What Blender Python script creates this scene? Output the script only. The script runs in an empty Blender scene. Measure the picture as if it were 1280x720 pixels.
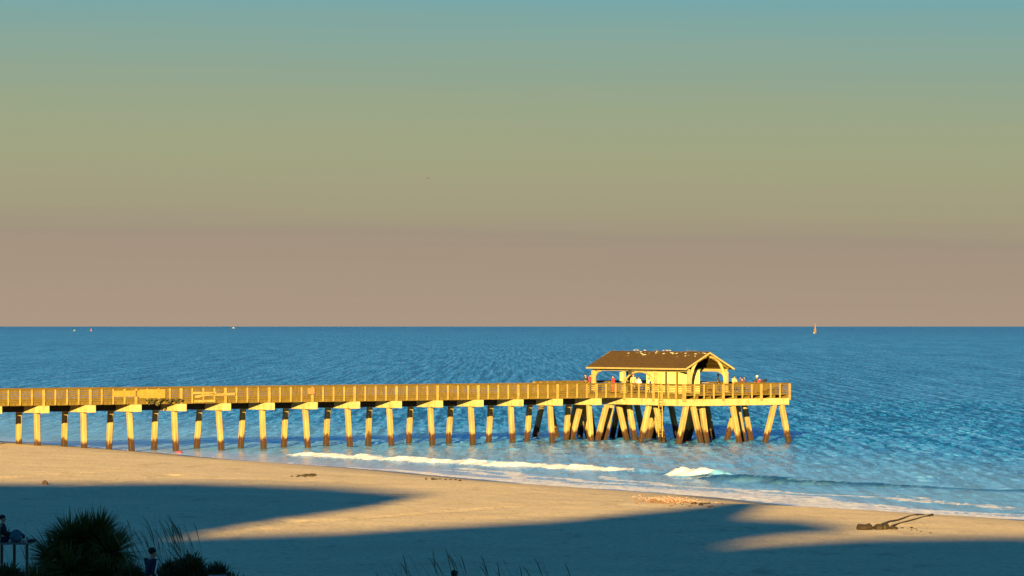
import bpy, bmesh, math, random
import numpy as np
from mathutils import Vector, Matrix
random.seed(7); RNG = np.random.default_rng(7)
R = math.radians
SC = bpy.context.scene
COL = SC.collection

# ------------------------------------------------------------------ camera
H, F = 11.1, 4760.0                      # eye height (m); focal length in pixels of a 1280-wide picture
HORIZON = 407.3
cam_d = bpy.data.cameras.new('camera'); cam = bpy.data.objects.new('camera', cam_d); COL.objects.link(cam)
cam_d.sensor_width = 36.0; cam_d.lens = 36.0 * F / 1280.0
cam_d.clip_start = 1.0; cam_d.clip_end = 150000.0
cam.location = (0, 0, H)
cam.rotation_euler = (R(90) + math.atan((HORIZON - 360) / F), 0, 0)
SC.camera = cam

# ------------------------------------------------------------------ sun and sky
SUN_AZ, SUN_EL = R(7.5), R(9.0)        # light travels away from the camera, a little to the right
SUN_DIR = Vector((math.sin(SUN_AZ) * math.cos(SUN_EL), math.cos(SUN_AZ) * math.cos(SUN_EL), -math.sin(SUN_EL)))
sl = bpy.data.lights.new('sun', 'SUN'); sun = bpy.data.objects.new('sun', sl); COL.objects.link(sun)
sl.energy = 5.0; sl.angle = R(0.55); sl.color = (1.0, 0.69, 0.215)
sun.rotation_euler = SUN_DIR.to_track_quat('-Z', 'Y').to_euler()
sun.location = (-60, -200, 150)
EXPOSURE = 2.35
GAIN = 2 ** EXPOSURE
SC.view_settings.view_transform = 'Standard'; SC.view_settings.look = 'None'
SC.view_settings.exposure = EXPOSURE; SC.view_settings.gamma = 1.0
SC.view_settings.use_curve_mapping = False
SC.cycles.max_bounces = 6

def lin(c):
    return tuple(((v / 255) / 12.92 if v / 255 <= 0.04045 else ((v / 255 + 0.055) / 1.055) ** 2.4) for v in c)

W = bpy.data.worlds.new('World'); SC.world = W; W.use_nodes = True
nt = W.node_tree; nt.nodes.clear()
N = lambda t: nt.nodes.new(t)
out = N('ShaderNodeOutputWorld'); bg = N('ShaderNodeBackground'); bg.inputs['Strength'].default_value = 0.1
sky = N('ShaderNodeTexSky'); sky.sky_type = 'NISHITA'; sky.sun_disc = False
sky.sun_elevation = SUN_EL; sky.sun_rotation = math.pi + SUN_AZ
sky.air_density = 1.0; sky.dust_density = 1.5; sky.ozone_density = 3.0
tc = N('ShaderNodeTexCoord'); sep = N('ShaderNodeSeparateXYZ'); nt.links.new(tc.outputs['Generated'], sep.inputs[0])
# soft streaks: shift the elevation a little with a noise stretched along the horizon
mp = N('ShaderNodeMapping'); mp.inputs['Scale'].default_value = (9, 9, 320); nt.links.new(tc.outputs['Generated'], mp.inputs['Vector'])
ns = N('ShaderNodeTexNoise'); ns.inputs['Scale'].default_value = 1.0; ns.inputs['Detail'].default_value = 3.0
nt.links.new(mp.outputs[0], ns.inputs['Vector'])
m1 = N('ShaderNodeMath'); m1.operation = 'MULTIPLY_ADD'; m1.inputs[1].default_value = 0.009
nt.links.new(ns.outputs['Fac'], m1.inputs[0])
m2 = N('ShaderNodeMath'); m2.operation = 'MULTIPLY_ADD'; m2.inputs[1].default_value = -0.02; m2.inputs[2].default_value = -0.0035
nt.links.new(sep.outputs['X'], m2.inputs[0]); 
m3 = N('ShaderNodeMath'); m3.operation = 'ADD'; nt.links.new(m2.outputs[0], m1.inputs[2])
m3b = N('ShaderNodeMath'); m3b.operation = 'ADD'
# the dusk bank hangs a touch lower to the right
mx = N('ShaderNodeMath'); mx.operation = 'MULTIPLY'; mx.inputs[1].default_value = 0.018
nt.links.new(sep.outputs['X'], mx.inputs[0])
nt.links.new(sep.outputs['Z'], m3.inputs[0]); nt.links.new(mx.outputs[0], m3.inputs[1])
nz = N('ShaderNodeMath'); nz.operation = 'MULTIPLY_ADD'; nz.inputs[1].default_value = 0.009; nz.inputs[2].default_value = -0.0045
nt.links.new(ns.outputs['Fac'], nz.inputs[0])
nt.links.new(m3.outputs[0], m3b.inputs[0]); nt.links.new(nz.outputs[0], m3b.inputs[1])
div = N('ShaderNodeMath'); div.operation = 'MULTIPLY'; div.inputs[1].default_value = 10.0     # 0..0.1 -> 0..1
nt.links.new(m3b.outputs[0], div.inputs[0])
rp = N('ShaderNodeValToRGB'); rp.color_ramp.interpolation = 'LINEAR'
nt.links.new(div.outputs[0], rp.inputs[0])
stops = [(0.0, (178, 155, 135)), (0.10, (173, 151, 131)), (0.19, (167, 146, 128)), (0.235, (161, 144, 126)), (0.295, (164, 153, 124)),
         (0.44, (160, 160, 122)), (0.58, (150, 160, 128)), (0.72, (132, 160, 143)), (0.86, (112, 160, 160)), (1.0, (98, 160, 173))]
el = rp.color_ramp.elements
while len(el) < len(stops): el.new(0.5)
for e, (p, c) in zip(el, stops):
    e.position = p; l = lin(tuple(v * 0.962 for v in c)); e.color = (*l, 1)
hi = N('ShaderNodeValToRGB')                                        # above the bank: teal, then deep blue
nt.links.new(sep.outputs['Z'], hi.inputs[0])
el = hi.color_ramp.elements
hs = [(0.09, (98, 160, 173)), (0.16, (40, 136, 184)), (0.40, (14, 112, 168)), (1.0, (8, 86, 148))]
while len(el) < len(hs): el.new(0.5)
for e, (p, c) in zip(el, hs):
    e.position = p; e.color = (*lin(c), 1)
pick = N('ShaderNodeMapRange'); pick.inputs['From Min'].default_value = 0.082; pick.inputs['From Max'].default_value = 0.10
nt.links.new(sep.outputs['Z'], pick.inputs['Value'])
mixa = N('ShaderNodeMix'); mixa.data_type = 'RGBA'
nt.links.new(pick.outputs[0], mixa.inputs[0]); nt.links.new(rp.outputs[0], mixa.inputs[6]); nt.links.new(hi.outputs[0], mixa.inputs[7])
gain = N('ShaderNodeVectorMath'); gain.operation = 'SCALE'; gain.inputs['Scale'].default_value = 10.0 / GAIN
nt.links.new(mixa.outputs[2], gain.inputs[0])
mixb = N('ShaderNodeMix'); mixb.data_type = 'RGBA'; mixb.inputs[0].default_value = 0.96
nt.links.new(sky.outputs[0], mixb.inputs[6]); nt.links.new(gain.outputs[0], mixb.inputs[7])
nt.links.new(mixb.outputs[2], bg.inputs['Color']); nt.links.new(bg.outputs[0], out.inputs['Surface'])

# ------------------------------------------------------------------ helpers
def link(o, parent=None):
    COL.objects.link(o)
    if parent is not None: o.parent = parent
    return o
def tag(o, label=None, cat=None, group=None, kind=None):
    if label: o['label'] = label
    if cat: o['category'] = cat
    if group: o['group'] = group
    if kind: o['kind'] = kind
    return o
def empty(name, loc, rz=0.0, parent=None):
    o = bpy.data.objects.new(name, None); o.location = loc; o.rotation_euler = (0, 0, rz); o.empty_display_size = 0.2
    return link(o, parent)
def mesh_obj(name, me, mat, parent=None, smooth=False):
    o = bpy.data.objects.new(name, me)
    if mat: me.materials.append(mat)
    if smooth:
        me.polygons.foreach_set('use_smooth', [True] * len(me.polygons))
    return link(o, parent)
class MB:
    """collects boxes, bars and tubes and links them as one mesh object"""
    def __init__(s): s.v = []; s.f = []
    def add(s, v, f):
        n = len(s.v); s.v += [tuple(p) for p in v]; s.f += [tuple(i + n for i in q) for q in f]; return s
    def box(s, x0, x1, y0, y1, z0, z1):
        v = [(x0, y0, z0), (x1, y0, z0), (x1, y1, z0), (x0, y1, z0), (x0, y0, z1), (x1, y0, z1), (x1, y1, z1), (x0, y1, z1)]
        return s.add(v, [(0, 3, 2, 1), (4, 5, 6, 7), (0, 1, 5, 4), (1, 2, 6, 5), (2, 3, 7, 6), (3, 0, 4, 7)])
    def bar(s, a, b, w, h, up=(0, 0, 1)):
        a, b = Vector(a), Vector(b); d = (b - a).normalized(); u = Vector(up)
        if abs(d.dot(u)) > 0.98: u = Vector((0, 1, 0))
        r = d.cross(u).normalized() * (w / 2); t = r.cross(d).normalized() * (h / 2)
        v = [a - r - t, a + r - t, a + r + t, a - r + t, b - r - t, b + r - t, b + r + t, b - r + t]
        return s.add(v, [(0, 1, 2, 3), (7, 6, 5, 4), (0, 4, 5, 1), (1, 5, 6, 2), (2, 6, 7, 3), (3, 7, 4, 0)])
    def tube(s, pts, rad, n=8):
        pts = [Vector(p) for p in pts]
        if not hasattr(rad, '__len__'): rad = [rad] * len(pts)
        vs = []; fs = []
        for i, p in enumerate(pts):
            d = (pts[min(i + 1, len(pts) - 1)] - pts[max(i - 1, 0)]).normalized()
            a = d.orthogonal().normalized() if i == 0 else (a - d * a.dot(d)).normalized()
            b = d.cross(a)
            for k in range(n):
                t = 2 * math.pi * k / n
                vs.append(p + (a * math.cos(t) + b * math.sin(t)) * rad[i])
        for i in range(len(pts) - 1):
            for k in range(n):
                fs.append((i * n + k, i * n + (k + 1) % n, (i + 1) * n + (k + 1) % n, (i + 1) * n + k))
        fs.append(tuple(range(n))[::-1]); fs.append(tuple((len(pts) - 1) * n + k for k in range(n)))
        return s.add(vs, fs)
    def prism(s, poly, y0, y1):
        """poly in (x, z), extruded along y"""
        n = len(poly)
        v = [(x, y0, z) for x, z in poly] + [(x, y1, z) for x, z in poly]
        f = [tuple(range(n)), tuple(range(2 * n - 1, n - 1, -1))] + [(i, i + n, (i + 1) % n + n, (i + 1) % n) for i in range(n)]
        return s.add(v, f)
    def ball(s, c, r, n=8, m=6):
        c = Vector(c); r = r if hasattr(r, '__len__') else (r, r, r)
        v = [c + Vector((0, 0, -r[2]))]; f = []
        for i in range(1, m):
            ph = -math.pi / 2 + math.pi * i / m
            for k in range(n):
                t = 2 * math.pi * k / n
                v.append(c + Vector((r[0] * math.cos(ph) * math.cos(t), r[1] * math.cos(ph) * math.sin(t), r[2] * math.sin(ph))))
        v.append(c + Vector((0, 0, r[2]))); L = len(v) - 1
        for k in range(n): f.append((0, 1 + (k + 1) % n, 1 + k)); f.append((L, L - n + k, L - n + (k + 1) % n))
        for i in range(m - 2):
            for k in range(n):
                a = 1 + i * n; f.append((a + k, a + (k + 1) % n, a + n + (k + 1) % n, a + n + k))
        return s.add(v, f)
    def build(s, name, mat, parent=None, smooth=False, bevel=0.0):
        me = bpy.data.meshes.new(name); me.from_pydata(s.v, [], s.f)
        bm = bmesh.new(); bm.from_mesh(me); bmesh.ops.recalc_face_normals(bm, faces=bm.faces)
        if bevel: bmesh.ops.bevel(bm, geom=list(bm.edges), offset=bevel, segments=1, affect='EDGES')
        bm.to_mesh(me); bm.free()
        return mesh_obj(name, me, mat, parent, smooth)

class Mat:
    """small wrapper round a node material"""
    def __init__(s, name, rough=0.8, spec=0.3):
        s.m = bpy.data.materials.new(name); s.m.use_nodes = True; s.t = s.m.node_tree
        s.b = s.t.nodes['Principled BSDF']; s.b.inputs['Roughness'].default_value = rough
        s.b.inputs['Specular IOR Level'].default_value = spec
        s.tc = s.t.nodes.new('ShaderNodeTexCoord'); s.geo = s.t.nodes.new('ShaderNodeNewGeometry')
    def n(s, t): return s.t.nodes.new(t)
    def l(s, a, b): s.t.links.new(a, b)
    def noise(s, scale, detail=4, rough=0.6, stretch=(1, 1, 1), world=False, dist=0.0):
        mp = s.n('ShaderNodeMapping'); mp.inputs['Scale'].default_value = stretch
        s.l(s.geo.outputs['Position'] if world else s.tc.outputs['Object'], mp.inputs['Vector'])
        t = s.n('ShaderNodeTexNoise'); t.inputs['Scale'].default_value = scale; t.inputs['Detail'].default_value = detail
        t.inputs['Roughness'].default_value = rough; t.inputs['Distortion'].default_value = dist
        s.l(mp.outputs[0], t.inputs['Vector']); return t.outputs['Fac']
    def ramp(s, fac, stops):
        r = s.n('ShaderNodeValToRGB'); e = r.color_ramp.elements
        while len(e) < len(stops): e.new(0.5)
        for q, (p, c) in zip(e, stops): q.position = p; q.color = (*(c if hasattr(c, '__len__') else (c, c, c)), 1)
        s.l(fac, r.inputs[0]); return r.outputs[0]
    def mix(s, fac, a, b, mode='MIX'):
        m = s.n('ShaderNodeMix'); m.data_type = 'RGBA'; m.blend_type = mode
        for sock, val in ((m.inputs[0], fac), (m.inputs[6], a), (m.inputs[7], b)):
            if hasattr(val, 'is_output'): s.l(val, sock)
            elif hasattr(val, '__len__'): sock.default_value = (*val, 1)
            else: sock.default_value = val
        return m.outputs[2]
    def math(s, op, a, b=0.0, c=0.0):
        m = s.n('ShaderNodeMath'); m.operation = op
        for i, v in enumerate((a, b, c)):
            if hasattr(v, 'is_output'): s.l(v, m.inputs[i])
            else: m.inputs[i].default_value = v
        return m.outputs[0]
    def rng(s, v, a, b, c=0.0, d=1.0):
        m = s.n('ShaderNodeMapRange'); m.interpolation_type = 'SMOOTHSTEP'
        s.l(v, m.inputs['Value'])
        for k, x in zip(('From Min', 'From Max', 'To Min', 'To Max'), (a, b, c, d)): m.inputs[k].default_value = x
        return m.outputs[0]
    def attr(s, name):
        a = s.n('ShaderNodeAttribute'); a.attribute_name = name; return a.outputs['Fac']
    def pos(s, axis, world=True):
        x = s.n('ShaderNodeSeparateXYZ'); s.l(s.geo.outputs['Position'] if world else s.tc.outputs['Object'], x.inputs[0])
        return x.outputs[axis]
    def color(s, c):
        if hasattr(c, 'is_output'): s.l(c, s.b.inputs['Base Color'])
        else: s.b.inputs['Base Color'].default_value = (*c, 1)
        return s
    def bump(s, h, strength=0.5, dist=0.1):
        b = s.n('ShaderNodeBump'); b.inputs['Strength'].default_value = strength; b.inputs['Distance'].default_value = dist
        s.l(h, b.inputs['Height']); s.l(b.outputs[0], s.b.inputs['Normal']); return s
def plain(name, a, b, scale=3.0, rough=0.8, bump=0.3, dist=0.02, stretch=(1, 1, 1), spec=0.3):
    m = Mat(name, rough, spec); f = m.noise(scale, 5, 0.65, stretch)
    m.color(m.ramp(f, [(0.32, a), (0.68, b)])); m.bump(f, bump, dist); return m.m

# ------------------------------------------------------------------ the lie of the beach
# waterline as seen in the photograph, turned into ground positions at sea level
_wl = [(0, 553), (80, 556.5), (215, 567.5), (280, 573.5), (330, 577.5), (420, 583.5), (500, 590), (660, 605), (800, 614.5), (900, 622), (1000, 633), (1100, 642), (1200, 647.5), (1280, 650)]
_wx = []; _wy = []
for px, py in _wl:
    D = H * F / (py - HORIZON); _wx.append((px - 640) / F * D); _wy.append(D)
_wy, _wx = np.array(_wy[::-1]), np.array(_wx[::-1])
def shore_x(y):
    y = np.asarray(y, float)
    x = np.interp(y, _wy, _wx)
    x = np.where(y < _wy[0], _wx[0] + (_wy[0] - y) * 0.52, x)
    return np.where(y > _wy[-1], _wx[-1] - (y - _wy[-1]) * 0.52, x)
CS = 0.88
def offshore(x, y): return (np.asarray(x, float) - shore_x(y)) * CS
_ps = [-400, -60, -15, -3, 0, 4, 12, 25, 45, 65, 82, 95, 130, 200, 600]
_pz = [-9, -3.0, -0.9, -0.14, 0.0, 0.30, 0.85, 1.15, 1.45, 1.75, 2.35, 2.75, 3.4, 4.0, 5.0]
MOUNDS = [(-9.6, 112.5, 2.6, 0.55), (-12.8, 112.0, 2.8, 0.3), (-0.5, 97.5, 3.4, 0.9), (-17.5, 108, 3, 0.6), (4, 92, 4, 0.8), (-8.2, 109, 1.6, 0.3)]
def ground_z(x, y):
    s = -offshore(x, y)
    z = np.interp(s, _ps, _pz)
    x = np.asarray(x, float); y = np.asarray(y, float)
    for mx_, my_, r_, h_ in MOUNDS: z = z + h_ * np.exp(-((x - mx_) ** 2 + (y - my_) ** 2) / (r_ * r_))
    return z
def on_ground(px, py, dz=0.0):
    z = 0.5
    for _ in range(30):
        D = (H - z - dz) * F / (py - HORIZON); x = (px - 640) / F * D; z = float(ground_z(x, D))
    return x, D, z
def at_depth(px, py, D):
    return Vector(((px - 640) / F * D, D, H - (py - HORIZON) / F * D))

def grid_mesh(name, X, Y, Z, keep=None):
    r, c = X.shape
    me = bpy.data.meshes.new(name)
    idx = np.arange(r * c).reshape(r, c)
    q = np.stack([idx[:-1, :-1], idx[:-1, 1:], idx[1:, 1:], idx[1:, :-1]], -1).reshape(-1, 4)
    if keep is not None:
        kq = keep.ravel()[q].any(1); q = q[kq]
    nq = len(q)
    me.vertices.add(r * c); me.vertices.foreach_set('co', np.stack([X, Y, Z], -1).astype(np.float32).ravel())
    me.loops.add(nq * 4); me.loops.foreach_set('vertex_index', q.astype(np.int32).ravel())
    me.polygons.add(nq); me.polygons.foreach_set('loop_start', np.arange(0, nq * 4, 4, dtype=np.int32))
    me.polygons.foreach_set('use_smooth', np.ones(nq, bool))
    me.update(calc_edges=True); me.validate()
    return me
def attr_f(me, name, arr):
    a = me.attributes.new(name, 'FLOAT', 'POINT'); a.data.foreach_set('value', np.asarray(arr, np.float32).ravel())
def seg_dist(X, Y, pts):
    d = np.full(X.shape, 1e9)
    for (ax, ay), (bx, by) in zip(pts[:-1], pts[1:]):
        ux, uy = bx - ax, by - ay; L = ux * ux + uy * uy
        t = np.clip(((X - ax) * ux + (Y - ay) * uy) / L, 0, 1)
        d = np.minimum(d, np.hypot(X - ax - t * ux, Y - ay - t * uy))
    return d
def sines(X, Y, lams, amps, dirs, phs):
    Z = np.zeros(X.shape)
    for l, a, d, p in zip(lams, amps, dirs, phs):
        k = 2 * math.pi / l
        t = k * (X * math.cos(d) + Y * math.sin(d)) + p
        Z += a * (np.sin(t) + 0.25 * np.sin(2 * t + 1.2))
    return Z

# --- sand
ys = np.concatenate([np.linspace(-1500, -60, 24), np.linspace(-50, 84, 50), np.arange(85, 372, 0.5), np.linspace(374, 460, 60), np.linspace(480, 3000, 30)])
ss = np.concatenate([np.linspace(-120, -14, 14), np.arange(-12, 112, 0.42), np.linspace(114, 240, 40), np.linspace(260, 2500, 24)])
S, Y = np.meshgrid(ss, ys)
X = shore_x(Y) - S / CS
Z = ground_z(X, Y)
dry = np.clip((S - 1.0) / 10, 0, 1)
k = 26; lam = RNG.uniform(1.6, 9, k)
Z = Z + dry * sines(X, Y, lam, 0.003 * lam ** 0.7 / 2.0, RNG.uniform(0, 6.28, k), RNG.uniform(0, 6.28, k)) * 0.6
ruts = [[(75, 609), (140, 602), (218, 593)], [(232, 669.5), (300, 659), (372, 650)], [(60, 618), (240, 609), (400, 600)],
        [(455, 706), (560, 704), (720, 703)], [(250, 672), (420, 650), (640, 633)], [(720, 668), (900, 664), (1010, 660)], [(0, 597), (110, 590)]]
for r_, dep in zip(ruts, (0.2, 0.2, 0.1, 0.2, 0.13, 0.13, 0.18)):
    pts = [on_ground(*p)[:2] for p in r_]
    Z -= dep * np.exp(-(seg_dist(X, Y, pts) / 0.34) ** 2)
me = grid_mesh('beach', X, Y, Z); attr_f(me, 'inland', S)
m = Mat('sand', 0.95, 0.1)
f1 = m.noise(0.12, 4, 0.6, world=True); f2 = m.noise(2.2, 6, 0.7, world=True); f3 = m.noise(0.55, 5, 0.6, (1, 0.35, 1), world=True)
c = m.ramp(f1, [(0.3, (0.59, 0.445, 0.285)), (0.7, (0.70, 0.54, 0.355))])
c = m.mix(m.rng(f2, 0.35, 0.75, 0, 0.8), c, (0.52, 0.385, 0.235))
f4 = m.noise(5.0, 3, 0.7, (1, 0.3, 1), world=True)
c = m.mix(m.rng(f4, 0.5, 0.72, 0, 0.5), c, (0.30, 0.22, 0.13))
c = m.mix(m.rng(f4, 0.5, 0.28, 0, 0.65), c, (0.66, 0.55, 0.38))
c = m.mix(m.rng(f3, 0.56, 0.72, 0, 0.55), c, (0.33, 0.25, 0.155))
inl = m.attr('inland')
wet = m.rng(m.math('ADD', inl, m.math('MULTIPLY', f3, -3.0)), -0.6, 2.6, 1.0, 0.0)
damp = m.rng(inl, 0.0, 11.0, 0.45, 0.0)
c = m.mix(damp, c, (0.31, 0.235, 0.15))
c = m.mix(wet, c, (0.085, 0.062, 0.045))
m.color(c)
m.l(m.rng(wet, 0, 1, 0.95, 0.25), m.b.inputs['Roughness'])
m.bump(m.math('ADD', m.math('MULTIPLY', f2, 0.6), f3), 0.45, 0.12)
tag(mesh_obj('beach', me, m.m), kind='structure')

# --- sea
brk_px = [(300, 566.0), (330, 566.5), (400, 569), (450, 571.5), (500, 574.5), (600, 579), (700, 583.5), (760, 587), (820, 590.5), (850, 593), (885, 595.5), (950, 599.5), (1000, 602.5), (1100, 607), (1280, 612)]
bx = []; by = []
for px, py in brk_px:
    D = (H - 0.1) * F / (py - HORIZON); bx.append((px - 640) / F * D); by.append(D)
bx, by = np.array(bx[::-1]), np.array(by[::-1])
def depth_of(px): return float(np.interp(px, [p[0] for p in brk_px], by[::-1]))
def brk_off(y):
    x = np.interp(y, by, bx); x = np.where(y < by[0], bx[0] + (by[0] - y) * 0.5, x); x = np.where(y > by[-1], bx[-1] - (y - by[-1]) * 0.55, x)
    return offshore(x, y)
def grow(a, b, n, p=1.0):
    return a * (b / a) ** np.linspace(0, 1, n)
xs = np.concatenate([-grow(75, 60000, 46)[::-1], np.arange(-74, 74, 0.42), grow(74.5, 60000, 46)])
ys = np.concatenate([-grow(5, 3000, 20)[::-1], np.linspace(0, 185, 40), np.arange(186, 420, 0.40), np.arange(420, 560, 0.9), 560 * (60000 / 560) ** np.linspace(0.004, 1, 90)])
X, Y = np.meshgrid(xs, ys)
off = offshore(X, Y)
near = np.clip((700 - Y) / 180, 0, 1) * np.clip((80 - np.abs(X)) / 10, 0, 1) * np.clip((Y - 188) / 8, 0, 1)
shoal = np.clip((off - 5) / 22, 0, 1)
k = 60; lam = np.exp(RNG.uniform(math.log(1.7), math.log(11), k))
base_dir = math.atan2(-0.46, -0.887)
dirs = base_dir + RNG.normal(0, 0.75, k)
Z = near * (0.012 + 0.10 * shoal ** 1.0) * sines(X, Y, lam, lam ** 0.45 * 0.052 * 0.75, dirs, RNG.uniform(0, 6.28, k))
# low swell lines coming in parallel to the shore
for o0, h_, w_ in ((46, 0.16, 3.0), (71, 0.2, 3.6), (100, 0.2, 4.2), (31, 0.10, 2.2)):
    wob = 3.0 * np.sin(Y / 31 + o0) + 1.6 * np.sin(Y / 13 + 2 * o0)
    Z += near * h_ * np.exp(-((off - o0 - wob) / w_) ** 2) * (0.6 + 0.4 * np.sin(Y / 23 + o0 * 1.7))
bo = brk_off(Y); t = off - bo + 0.35 * np.sin(Y * 0.9) + 0.28 * np.sin(Y * 2.3 + 1 + X) + 0.9 * np.sin(Y * 0.21 + 1) * np.clip((315 - Y) / 30, 0, 1)
rag = sines(X, Y, RNG.uniform(0.9, 2.6, 14), np.full(14, 0.07), RNG.uniform(0, 6.28, 14), RNG.uniform(0, 6.28, 14)); t = t + 0.5 * rag * (1 - 0.5 * (np.abs(Y - 281) < 4))
yA, yB, yC, yD, yE = depth_of(325), depth_of(815), depth_of(848), depth_of(886), 205.0
def band(y, a, b, e): return np.clip((y - min(a, b)) / e, 0, 1) * np.clip((max(a, b) - y) / e, 0, 1)
white = band(Y, yA, yB, 5.0); curl = band(Y, yC, yD, 0.5); green = band(Y, yD + 1.0, yE, 2.0)
jag = 0.75 + 0.25 * np.sin(Y * 1.7) * np.sin(Y * 0.61 + 1.3) + 0.12 * np.sin(Y * 4.1)
hgt = 0.34 * white * jag + 0.6 * curl + 0.40 * green * (0.55 + 0.45 * np.sin(Y / 5.3 + 0.6)) + 0.35 * band(Y, yB, yC, 2)
prof = np.where(t > 0, np.exp(-(t / 2.0) ** 2), np.exp(-(t / 0.85) ** 2))
Z = Z + near * hgt * prof * np.clip(1 + 0.55 * rag, 0.3, 1.7)
foam = np.maximum(white * np.exp(-((t + 0.45) / 0.85) ** 2) * 1.15, curl * np.exp(-((t + 0.4) / 0.8) ** 2) * 1.7)
foam = np.maximum(foam, white * np.where(t > 0, 0, np.exp(-(np.clip(-t, 0, 99) / 4.0) ** 2)) * 0.60)
foam = np.maximum(foam, white * np.where(t > 0, np.exp(-(np.clip(t, 0, 99) / 2.2) ** 2), 0) * 0.62)
for o1, w1, a1, ya, yb in ((6.5, 0.9, 0.86, 304, 258), (8.5, 1.0, 0.74, 288, 222), (5.4, 0.8, 0.86, 266, 212), (11.5, 0.8, 0.60, 262, 208)):
    ln = off - o1 - 1.1 * np.sin(Y * 0.13 + o1) - 0.5 * np.sin(Y * 0.55 + 2 * o1) - 0.8 * rag
    foam = np.maximum(foam, np.exp(-(ln / w1) ** 2) * a1 * band(Y, ya, yb, 10))
# swash edge and broken lines of foam close in
wd_ = np.clip((300 - Y) / 50, 0, 1)
edge = np.exp(-((off - 0.5 - 0.9 * wd_ - 0.35 * np.sin(Y * 0.35) - 0.2 * np.sin(Y * 1.1)) / (0.6 + 1.1 * wd_)) ** 2)
vis = np.clip((310 - Y) / 20, 0.45, 1)
foam = np.maximum(foam, edge * 1.15 * vis)
l2 = np.exp(-((off - 3.4 - 1.2 * np.sin(Y * 0.11 + 1) - 0.35 * np.sin(Y * 0.7)) / 0.7) ** 2) * band(Y, 302, 226, 14)
foam = np.maximum(foam, l2 * 0.95)
lace = np.clip((300 - Y) / 40, 0, 1) * np.clip(1 - np.abs(off - 3.2) / 5.5, 0, 1)
foam = np.maximum(foam, lace * 0.70)
foam[off < -1.0] = 0
Z = Z + 0.03 * np.clip(foam, 0, 1) * near
Z = np.where(off < 0.6, np.minimum(Z, 0.02), Z)
me = grid_mesh('sea', X, Y, Z, keep=(off > -4))
attr_f(me, 'offshore', off); attr_f(me, 'foam', foam); attr_f(me, 'clear', np.clip((np.clip((yD + 0.6 - Y) / 0.6, 0, 1) * np.clip((Y - yE) / 2, 0, 1) + band(Y, yB, yC, 2)) * np.where(t > 0.3, 0.2, 1) * np.exp(-(t / 1.6) ** 2), 0, 1))
m = Mat('sea_water', 0.18, 0.5); m.b.inputs['IOR'].default_value = 1.33
o_ = m.attr('offshore'); fo = m.attr('foam')
b1 = m.noise(0.55, 5, 0.62, (1, 0.8, 1), world=True, dist=0.4); b3 = m.noise(0.035, 4, 0.6, (0.5, 1, 1), world=True)
b4 = m.noise(1.5, 4, 0.66, (1, 0.075, 1), world=True); b5 = m.noise(0.85, 4, 0.64, (1, 0.011, 1), world=True); b6 = m.noise(0.05, 3, 0.6, (0.5, 0.05, 1), world=True)
far = m.noise(0.004, 5, 0.6, (0.25, 1.0, 1), world=True)
deep = m.ramp(far, [(0.35, (0.016, 0.205, 0.56)), (0.65, (0.022, 0.24, 0.62))])
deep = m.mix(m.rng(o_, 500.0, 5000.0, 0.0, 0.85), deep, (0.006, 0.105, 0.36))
chop = m.math('ADD', m.math('ADD', m.math('MULTIPLY', b4, 0.5), m.math('MULTIPLY', b5, 0.42)), m.math('MULTIPLY', b6, 0.08))  # light and dark of the ripples, painted into the base colour below
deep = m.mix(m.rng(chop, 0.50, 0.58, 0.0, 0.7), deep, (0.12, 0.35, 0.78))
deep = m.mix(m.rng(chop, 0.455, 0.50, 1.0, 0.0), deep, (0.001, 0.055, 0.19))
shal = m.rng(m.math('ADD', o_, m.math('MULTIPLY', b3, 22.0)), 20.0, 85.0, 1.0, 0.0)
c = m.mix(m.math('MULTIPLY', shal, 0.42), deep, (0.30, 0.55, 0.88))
c = m.mix(m.math('MULTIPLY', m.rng(m.math('ADD', m.math('MULTIPLY', m.noise(1.7, 4, 0.66, (1, 0.16, 1), world=True), 0.6), m.math('MULTIPLY', chop, 0.4)), 0.44, 0.50, 0.9, 0.0), m.rng(o_, 30.0, 110.0, 0.08, 0.8)), c, (0.001, 0.060, 0.20))  # more dark wavelet fronts painted into the colour
swash = m.rng(m.math('ADD', o_, m.math('MULTIPLY', b3, 9.0)), 4.0, 15.0, 1.0, 0.0)
c = m.mix(m.math('MULTIPLY', swash, 0.8), c, (0.36, 0.40, 0.74))
c = m.mix(m.math('MULTIPLY', m.attr('clear'), 0.95), c, (0.002, 0.030, 0.10))  # steep wave fronts darkened in colour, as their reflection would look
fn = m.noise(1.6, 6, 0.75, (1, 0.35, 1), world=True, dist=0.6)
fmask = m.rng(m.math('ADD', fo, m.math('MULTIPLY', m.math('SUBTRACT', fn, 0.5), 1.5)), 0.42, 0.72)
c = m.mix(fmask, c, m.ramp(fn, [(0.3, (0.42, 0.42, 0.50)), (0.65, (0.70, 0.70, 0.80))]))
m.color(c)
near_ = m.rng(o_, 25.0, 95.0, 1.0, 0.0)
m.l(m.math('ADD', m.math('MULTIPLY', near_, -0.08), m.rng(fmask, 0, 1, 0.3, 0.9)), m.b.inputs['Roughness'])
m.l(m.math('MULTIPLY', m.math('ADD', 0.13, m.math('MULTIPLY', near_, 0.17)), m.rng(fmask, 0, 1, 1.0, 0.1)), m.b.inputs['Specular IOR Level'])
calm = m.rng(o_, 4.0, 80.0, 0.2, 1.0)
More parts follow.
